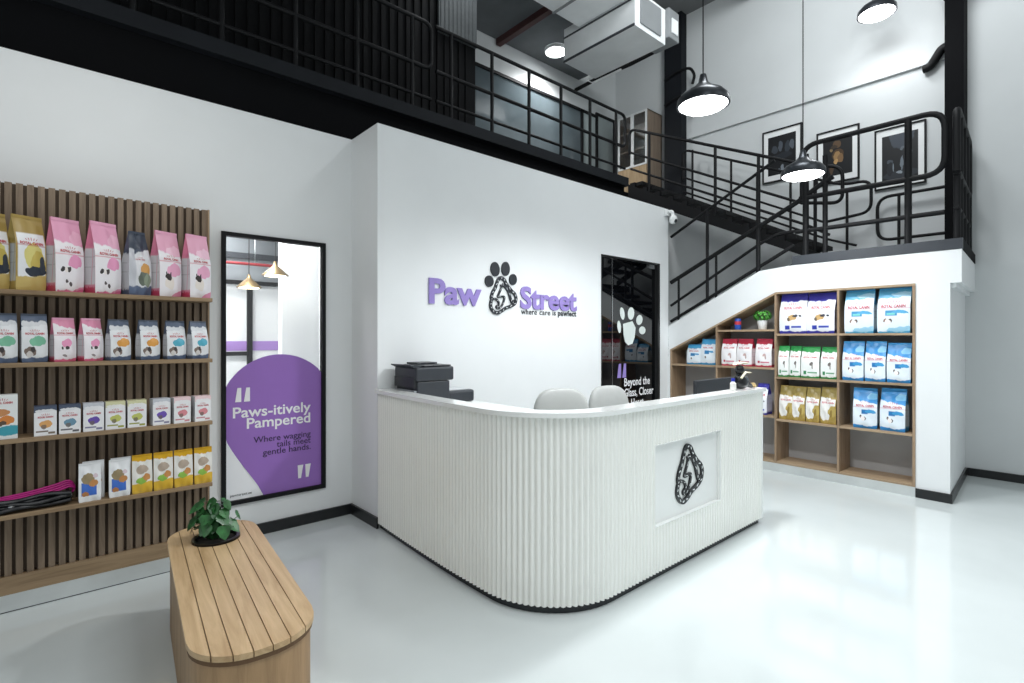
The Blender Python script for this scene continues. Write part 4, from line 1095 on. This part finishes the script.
# end railing of the landing
er = thing('landing_railing', 'black railing across the right end of the landing by the column', 'railing', (6.8, .88, LZ))
YE = .865
rail(er, 'top_rail', [(XRL + .02, YE, 3.02), (XRL + .02, YE, 3.60), (7.42, YE + .075, 3.60), (7.42, YE + .075, 3.02), (XRL + .02, YE, 3.02)], .03, .1)
rail(er, 'lower_rail', [(XRL + .02, YE, 2.70), (7.45, YE + .077, 2.70)], .022)
for x in (XRL + .06, 6.45, 6.8, 7.12, 7.4): post(er, x, YE + (x - 6.17) * .06, LZ, 3.6, .028)
# near railing of the upper flight
XN = XF + .015
ur = thing('stair_railing', 'black railing on the near side of the upper flight beside the column', 'railing', (XN, 3.4, 2.6))
def off(y, o): return zf(y) + o
rail(ur, 'top_rail', [(XN, 4.80, off(4.80, .47)), (XN, 4.80, off(4.80, .86)), (XN, 2.25, off(2.25, .99)), (XN, 1.92, off(2.25, .90)), (XN, 1.92, 3.02), (XN, 2.35, off(2.35, .52))], .02, .12)
rail(ur, 'mid_rail', [(XN, 4.80, off(4.80, .50)), (XN, 2.35, off(2.35, .52))], .017)
rail(ur, 'lower_rail', [(XN, 4.78, off(4.78, .25)), (XN, 2.30, off(2.30, .28)), (XN, 2.05, 2.68)], .017)
for y in (4.45, 3.42, 2.85, 2.20): post(ur, XN, y, zf(y), off(y, .88 + .1 * (4.8 - y) / 2.5), .02)
# far railing of the upper flight
XQ = XF + .635
fr_ = thing('stair_railing', 'black railing on the far side of the upper flight, against the white wall', 'railing', (XQ, 3.4, 2.6))
rail(fr_, 'top_rail', [(XQ, 4.25, off(4.25, .36)), (XQ, 4.25, off(4.25, .83)), (XQ, 2.1, off(2.1, .93)), (XQ, 1.80, 3.38), (XQ, 1.80, 3.0), (XQ, 2.3, off(2.3, .40))], .018, .12)
rail(fr_, 'mid_rail', [(XQ, 4.25, off(4.25, .40)), (XQ, 2.3, off(2.3, .40))], .015)
rail(fr_, 'lower_rail', [(XQ, 4.25, off(4.25, .18)), (XQ, 2.25, off(2.25, .2)), (XQ, 1.95, 2.62)], .015)
for y in (4.1, 3.5, 2.7, 2.05): post(fr_, XQ, y, zf(y), off(y, .86), .016)
br_ = thing('landing_railing', 'black rounded railing at the back of the landing below the picture of two dogs', 'railing', (7.35, 1.4, LZ))
rail(br_, 'loop_rail', [(7.38, .95, 3.17), (7.38, 1.76, 3.17), (7.38, 1.76, 2.66), (7.38, .95, 2.66)], .018, .14)
post(br_, 7.38, 1.55, LZ, 3.17, .016)
# mezzanine railings
def mezz(x0, x1, posts, label):
    t = thing('mezzanine_railing', label, 'railing', ((x0 + x1) / 2, BY, 3.745))
    rail(t, 'loop_rail', [(x0, BY, 4.64), (x1, BY, 4.64), (x1, BY, 4.19), (x0, BY, 4.19)], .02, .09)
    rail(t, 'lower_rail', [(x0, BY, 3.89), (x1, BY, 3.89)], .016)
    for x in posts: post(t, x, BY, 3.745, 4.64, .02)
mezz(2.90, 6.055, [3.087, 3.632, 4.193, 4.74, 5.295, 5.849], 'black mezzanine railing on the right, in front of the glass office')
mezz(-3.4, 2.845, [2.627, 2.06, 1.517, .97, .42, -.13, -.7, -1.25], 'black mezzanine railing on the left, in front of the dark cladding')

# ------------------------------------------------------------------ mezzanine office front
wn = thing('window_2', 'x', 'x', (5.4, YM, 3.75)); del wn['label'], wn['category']; wn['kind'] = 'structure'
bm = BM()
for a in ((3.87, 3.91, 3.75, 5.29), (6.55, 6.60, 3.75, 5.29), (6.93, 6.98, 3.75, 5.34), (7.42, 7.47, 3.75, 5.34)): box(bm, a[0], a[1], YM - .03, YM + .018, a[2], a[3])
box(bm, 3.91, 6.93, YM - .03, YM + .018, 5.25, 5.29); box(bm, 6.98, 7.42, YM - .03, YM + .018, 5.30, 5.34)
obj('window_frame', bm, M['black'], wn)
bm = BM(); box(bm, 3.91, 6.55, YM - .005, YM + .005, 3.751, 5.25); obj('pane', bm, M['smoke_glass'], wn)
bm = BM(); box(bm, 6.60, 6.93, YM - .005, YM + .005, 3.751, 5.25); box(bm, 6.98, 7.42, YM - .005, YM + .005, 3.751, 5.30); obj('pane', bm, M['pale_glass'], wn)
bm = BM(); tube(bm, fillet([(6.40, YM - .02, 4.02), (6.40, YM - .06, 4.02), (6.40, YM - .06, 4.22), (6.40, YM - .02, 4.22)], .02), .01, 8); obj('door_handle', bm, M['chrome'], wn)
# display cabinet
cb = thing('display_cabinet', 'tall wooden cabinet with white-framed glass doors on the mezzanine', 'cabinet', (7.26, 5.03, 3.75))
x0, x1, y0, y1, zz0, zz1 = 7.06, 7.49, 4.76, 5.32, 3.752, 5.15
cw = wood('cabinet laminate', '#9b8b7a', '#85766a', 2, .5)
bm = BM(); box(bm, x0 + .02, x1, y0, y0 + .02, zz0, zz1); box(bm, x0 + .02, x1, y1 - .02, y1, zz0, zz1); box(bm, x0 + .02, x1, y0, y1, zz1 - .02, zz1); box(bm, x1 - .02, x1, y0, y1, zz0, zz1)
for z in (4.25, 4.55, 4.85): box(bm, x0 + .03, x1 - .02, y0 + .02, y1 - .02, z, z + .018)
obj('carcass', bm, cw, cb)
yc = (y0 + y1) / 2
for a, b in ((y0 + .003, yc - .002), (yc + .002, y1 - .003)):
    bm = BM(); f = .028
    for q in ((a, a + f, 4.27, zz1 - .01), (b - f, b, 4.27, zz1 - .01), (a + f, b - f, 4.27, 4.27 + f), (a + f, b - f, zz1 - .01 - f, zz1 - .01)): box(bm, x0, x0 + .018, q[0], q[1], q[2], q[3])
    gd = obj('glass_door', bm, M['pot_white'], cb)
    bm = BM(); box(bm, x0 + .007, x0 + .011, a + f, b - f, 4.27 + f, zz1 - .01 - f); obj('pane', bm, M['glass'], gd)
    bm = BM(); box(bm, x0, x0 + .018, a, b, zz0, 4.262); obj('wooden_door', bm, wood('pale oak door', '#c4ab88', '#a98f6e', 2, .5), cb)
# columns
bm = BM(); box(bm, 7.34, 7.495, 4.32, 4.62, 3.75, 6.598); box(bm, 7.36, 7.37, 4.318, 4.622, 3.75, 6.598)
tag(obj('steel_column', bm, M['flange'], base=(7.42, 4.47, 3.75)), 'dark steel column standing at the head of the upper stair flight', 'column')
bm = BM(); box(bm, 7.27, 7.495, .96, 1.12, LZ, 6.598); box(bm, 7.10, 7.495, .90, 1.16, 5.28, 5.5)
tag(obj('steel_column', bm, M['beam'], base=(7.4, 1.0, LZ)), 'black steel column at the right end of the landing', 'column')
bm = BM(); tube(bm, fillet([(7.40, 1.09, 4.72), (7.40, 1.16, 4.72), (7.44, 1.27, 4.57), (7.44, 1.34, 4.56)], .05), .045, 10)
tag(obj('cable_conduit', bm, M['black'], base=(7.4, 1.2, 4.6), smooth=True), 'short bent black conduit leaving the column beside the ledge', 'conduit')
for k, (yy, zz, lb) in enumerate(((4.30, 5.50, 'black looped cable on the column near the duct, the upper one'), (4.28, 5.10, 'black looped cable on the column near the duct, the lower one'))):
    bm = BM(); tube(bm, fillet([(7.3195, 4.60, zz + .1), (7.3195, 4.40, zz + .16), (7.3195, 4.16, zz + .15), (7.3195, 4.08, zz), (7.3195, 4.12, zz - .12)], .15), .022, 8)
    tag(obj('power_cable', bm, M['black'], base=(7.30, 4.3, zz), smooth=True), lb, 'cable')
t = thing('ceiling_pipe', 'black pipe running under the mezzanine ceiling beside the column', 'pipe', (6.45, 5, 5.56))
bm = BM(); tube(bm, [(6.42, 4.05, 5.58), (6.42, 4.6, 5.56), (6.42, 5.2, 5.58), (6.42, 5.69, 5.56)], .03, 8); obj('pipe', bm, M['black'], t, True)
bm = BM(); tube(bm, [(6.42, 5.0, 5.58), (6.42, 5.0, 5.75)], .008, 6); obj('hanger', bm, M['black'], t)
# ducts
t = thing('air_duct', 'wide pale duct along the mezzanine ceiling, in front of the round downlight', 'duct', (4.2, 3.9, 5.5))
bm = BM(); box(bm, 2.2, 5.08, 3.5, 4.44, 5.5, 5.95); obj('duct_body', bm, M['duct'], t)
for x in (2.6, 4.9):
    bm = BM(); tube(bm, [(x, 3.9, 5.95), (x, 3.9, 6.6)], .008, 6); obj('hanger', bm, M['chrome'], t)
for x in (3.0, 3.9, 4.6):
    bm = BM(); box(bm, x, x + .03, 3.485, 4.455, 5.485, 5.965); obj('flange', bm, M['duct_dark'], t)
t = thing('air_duct', 'boxy grey duct turning toward the column beside the round downlight', 'duct', (5.4, 4.1, 5.16))
bm = BM(); box(bm, 5.10, 5.74, 3.60, 4.72, 5.16, 5.60); obj('duct_body', bm, M['duct'], t)
bm = BM(); tube(bm, [(5.4, 3.9, 5.60), (5.4, 3.9, 6.6)], .008, 6); obj('hanger', bm, M['chrome'], t)
bm = BM(); box(bm, 5.085, 5.10, 3.6, 4.72, 5.155, 5.18); box(bm, 5.085, 5.10, 3.6, 4.72, 5.47, 5.485); obj('edge_strip', bm, M['charcoal'], t)
bm = BM(); box(bm, 5.2, 5.62, 3.58, 3.60, 5.22, 5.55); obj('end_cap', bm, M['duct_dark'], t)
t = thing('ceiling_unit', 'grey control box fixed to the end of the boxy duct', 'box', (5.85, 3.75, 5.3))
bm = BM(); box(bm, 5.745, 5.98, 3.55, 3.9, 5.25, 5.62); bevel_all(bm, .01); obj('housing', bm, M['duct_dark'], t)
bm = BM(); box(bm, 5.80, 5.93, 3.535, 3.549, 5.32, 5.5); obj('cover', bm, M['duct'], t)
for a, lb in (((3.86, 6.5, 4.46, 4.56, 5.64, 5.748), 'dark red steel beam at the front of the mezzanine ceiling'), ((4.72, 4.80, 4.57, 5.68, 5.66, 5.748), 'dark red steel beam crossing the mezzanine ceiling beside the downlight')):
    bm = BM(); box(bm, *a); tag(obj('ceiling_beam', bm, M['oxide'], base=((a[0]+a[1])/2, (a[2]+a[3])/2, a[4])), lb, 'beam')
bm = BM(); box(bm, 6.0, 7.48, 3.2, 3.32, 6.35, 6.598); tag(obj('ceiling_beam', bm, M['beam'], base=(6.7, 3.26, 6.35)), 'black beam under the high ceiling above the nearest pendant lamp', 'beam')
t = thing('cable_tray', 'small white bracket tray hanging from the mezzanine ceiling', 'tray', (6.2, 5.0, 5.5))
bm = BM(); tube(bm, [(6.2, 4.75, 5.52), (6.2, 5.3, 5.52), (6.38, 5.3, 5.52), (6.38, 4.75, 5.52)], .015, 6); obj('tray_frame', bm, M['pot_white'], t)
bm = BM(); tube(bm, [(6.29, 5.3, 5.52), (6.29, 5.3, 5.75)], .01, 6); obj('hanger', bm, M['pot_white'], t)
# alarm sounder
bm = BM(); lathe(bm, [(.05, 0), (.05, .04), (.035, .055)], 18); 
for v in bm.verts: v.co = V((7.5 - v.co.z, 5.5 + v.co.x, 5.22 + v.co.y))
tag(obj('fire_alarm', bm, mat('red alarm plastic', '#6e2c26', .4), base=(7.48, 5.5, 5.22), smooth=True), 'small dark red round alarm on the wall above the cabinet', 'alarm')

# ------------------------------------------------------------------ security camera
sc = thing('security_camera', 'small white security camera on the corner of the white wall', 'camera', (6.04, 3.77, 3.05))
bm = BM(); box(bm, 5.99, 6.09, 3.742, 3.779, 3.10, 3.18); bevel_all(bm, .008); obj('bracket', bm, M['pot_white'], sc)
bm = BM(); tube(bm, fillet([(6.04, 3.74, 3.15), (6.05, 3.69, 3.15), (6.05, 3.68, 3.08)], .03), .022, 12); obj('arm', bm, M['pot_white'], sc, True)
bm = BM(); superell(bm, (6.05, 3.675, 3.04), (.05, .05, .06), .9, 24, 12); obj('camera_body', bm, M['pot_white'], sc, True)
bm = BM(); superell(bm, (6.045, 3.645, 3.02), (.028, .026, .03), 1., 20, 10); obj('lens', bm, M['plastic2'], sc, True)

# ------------------------------------------------------------------ framed photographs on the right wall
FRM = {
 'a': ('black framed dog photo nearest the column, with several dim pale shapes', [('ell', .25, .66, .12, .10, '#3a4048'), ('ell', .45, .72, .06, .14, '#4b525b'), ('ell', .70, .66, .10, .16, '#30363e'), ('ell', .86, .70, .07, .12, '#565e66'), ('ell', .5, .46, .36, .08, '#20252c'), ('ell', .52, .14, .06, .10, '#7a828a'), ('ell', .40, .10, .05, .06, '#585f66')]),
 'b': ('black framed photo of a golden-brown dog lit on one side', [('ell', .48, .80, .13, .10, '#5c4630'), ('ell', .38, .74, .10, .05, '#3b2f24'), ('ell', .30, .68, .06, .035, '#84704f'), ('ell', .52, .52, .20, .15, '#4a3622'), ('ell', .48, .50, .11, .11, '#9a7a50'), ('ell', .60, .42, .10, .11, '#7d6040'), ('ell', .46, .36, .08, .07, '#b8925f'), ('ell', .30, .16, .06, .14, '#4e3b2a')]),
 'c': ('black framed photo of two sitting dogs in silhouette under a hazy spotlight', [('ell', .56, .98, .34, .32, '#4a5360', .6), ('ell', .52, .10, .5, .10, '#2a2e35'), ('ell', .22, .42, .09, .05, '#454c55'), ('ell', .23, .26, .09, .15, '#1c2026'), ('ell', .31, .28, .02, .10, '#7c868f'), ('ell', .58, .66, .08, .06, '#5a626b'), ('ell', .66, .42, .15, .26, '#14171c'), ('ell', .80, .44, .02, .18, '#646d76'), ('ell', .56, .34, .025, .16, '#6d767f'), ('ell', .48, .16, .09, .03, '#8b949c')])}
for k, ya, yb, za, zb in (('a', 3.142, 2.63, 3.655, 4.375), ('b', 2.452, 1.972, 3.48, 4.16), ('c', 1.813, 1.314, 3.28, 4.005)):
    t = thing('picture_frame', FRM[k][0], 'picture', (XD - .015, (ya + yb) / 2, za), 0, 'framed dog photos along the stair wall')
    f = .018; X = XD - .03
    bm = BM()
    for q in ((yb, yb + f, za, zb), (ya - f, ya, za, zb), (yb + f, ya - f, za, za + f), (yb + f, ya - f, zb - f, zb)): box(bm, X, XD - .001, *q)
    obj('frame', bm, M['black'], t)
    bm = BM(); box(bm, X + .012, XD - .002, yb + f, ya - f, za + f, zb - f); obj('mount', bm, M['pot_white'], t)
    bm = BM(); uvl = bm.loops.layers.uv.new('UVMap'); b_ = .075
    q = [(ya - b_, za + b_*1.25, 0, 0), (yb + b_, za + b_*1.25, 1, 0), (yb + b_, zb - b_*1.25, 1, 1), (ya - b_, zb - b_*1.25, 0, 1)]
    fc = bm.faces.new([bm.verts.new((X + .0105, p[0], p[1])) for p in q])
    for lp, p in zip(fc.loops, q): lp[uvl].uv = (p[2], p[3])
    obj('photograph', bm, layered('dog photograph ' + k, '#0d1014', FRM[k][1], .4, .12), t)

# ------------------------------------------------------------------ lamps
def pendant(x, y, z, label, rd=.19, ctop=6.598, power=90, cone=152):
    t = thing('pendant_lamp', label, 'lamp', (x, y, z), 0, 'pendant lamps')
    bm = BM(); s = rd / .19
    lathe(bm, [(.176*s, .0), (.19*s, .004), (.186*s, .05*s), (.150*s, .092*s), (.075*s, .135*s), (.036*s, .175*s), (.022*s, .235*s), (.012*s, .24*s)], 36, (x, y, z), cap=False); obj('lamp_shade', bm, M['shade'], t, True)
    bm = BM(); lathe(bm, [(.174*s, .004), (.150*s, -.012), (.08*s, -.02), (.002, -.022)], 36, (x, y, z), cap=False); obj('diffuser', bm, M['lamp_on'], t, True)
    bm = BM(); tube(bm, [(x, y, z + .235*s), (x, y, ctop)], .005, 6); cd = obj('cord', bm, M['black'], t)
    if power:
        l = bpy.data.lights.new('pendant_glow', 'SPOT'); l.energy = power; l.shadow_soft_size = .12; l.spot_size = R(cone); l.spot_blend = .55; l.color = (.95, .98, 1)
        o = bpy.data.objects.new('pendant_glow', l); C.objects.link(o); o.location = (x, y, z - .05)
    return t
pendant(3.657, 1.972, 3.24, 'dark pendant lamp hanging nearest, left above the desk', power=240)
pendant(5.268, 1.843, 3.02, 'dark pendant lamp hanging lower in front of the landing railing', power=62, cone=179)
pendant(7.0, 1.676, 5.17, 'dark pendant lamp high up near the top photo edge', power=14)
dl = thing('ceiling_downlight', 'bright round downlight in the dark mezzanine ceiling', 'light', (5.55, 5.3, 5.7))
bm = BM(); lathe(bm, [(.15, .0), (.165, .005), (.165, .049)], 28, (5.55, 5.3, 5.70), cap=False); obj('rim', bm, M['pot_white'], dl, True)
bm = BM(); lathe(bm, [(.148, .002), (.002, .001)], 28, (5.55, 5.3, 5.70), cap=False); obj('diffuser', bm, M['lamp_on'], dl)

def area(name, loc, size, power, rot=(0, 0, 0), col=(1, 1, 1), sy=None):
    l = bpy.data.lights.new(name, 'AREA'); l.energy = power; l.color = col
    l.shape = 'RECTANGLE'; l.size = size; l.size_y = sy or size
    o = bpy.data.objects.new(name, l); C.objects.link(o); o.location = loc; o.rotation_euler = rot
    return o
cool = (.95, .985, 1.)
area('hall_fill', (1.9, .2, 4.3), 1.8, 48, (0, 0, 0), cool).data.spread = R(125)  # added overhead fills, out of view and without fixtures, for general brightness
area('hall_fill', (4.4, -.2, 4.3), 1.8, 22, (0, 0, 0), cool).data.spread = R(125)
area('hall_fill', (-1.2, -1.2, 4.3), 1.8, 45, (0, 0, 0), cool).data.spread = R(130)
area('shelf_light', (.1, 2.7, 3.3), 1.2, 12, (R(35), 0, 0), (1, .98, .95), .3)
area('inner_room_fill', (.9, 5.0, 2.9), 1.0, 100, (0, 0, 0), (1, 1, 1), .5)  # added fills that brighten the room behind the window
area('inner_room_fill', (1.2, 6.5, 2.9), 1.0, 60, (0, 0, 0), (1, 1, 1), .6)
l = bpy.data.lights.new('downlight_glow', 'SPOT'); l.energy = 120; l.spot_size = R(150); l.spot_blend = .8; l.shadow_soft_size = .1
o = bpy.data.objects.new('downlight_glow', l); C.objects.link(o); o.location = (5.55, 5.3, 5.66)
area('stair_fill', (4.6, 1.6, 6.3), 1.6, 120, (0, R(-32), 0), cool)  # added fill without a fixture, aimed at the stair wall to lift it
area('ceiling_fill', (3.4, .6, 4.4), 1.5, 110, (R(180), 0, 0), cool)  # added fill facing up, brightens the ceiling and ducts
area('back_office_light', (3.6, 4.7, 6.2), .5, 10, (0, 0, 0), cool)

W_ = bpy.data.worlds.new('room ambience'); S.world = W_; W_.use_nodes = True
bg = W_.node_tree.nodes['Background']
bg.inputs[0].default_value = (.84, .90, .92, 1); bg.inputs[1].default_value = .50

# ------------------------------------------------------------------ camera
cam = bpy.data.cameras.new('camera'); co = bpy.data.objects.new('camera', cam); C.objects.link(co)
cam.sensor_width = 36; cam.lens = 520 / 1024 * 36; cam.shift_y = -3.5 / 1024
co.location = (0, 0, 1.5); co.rotation_euler = (R(90), 0, -(PI/2 - math.atan2(588, 520)))
co.rotation_euler = (R(90), 0, math.atan2(588, 520) - PI/2)
cam.clip_start = .05
S.camera = co
S.view_settings.view_transform = 'Standard'
S.view_settings.look = 'None'
S.view_settings.exposure = 0
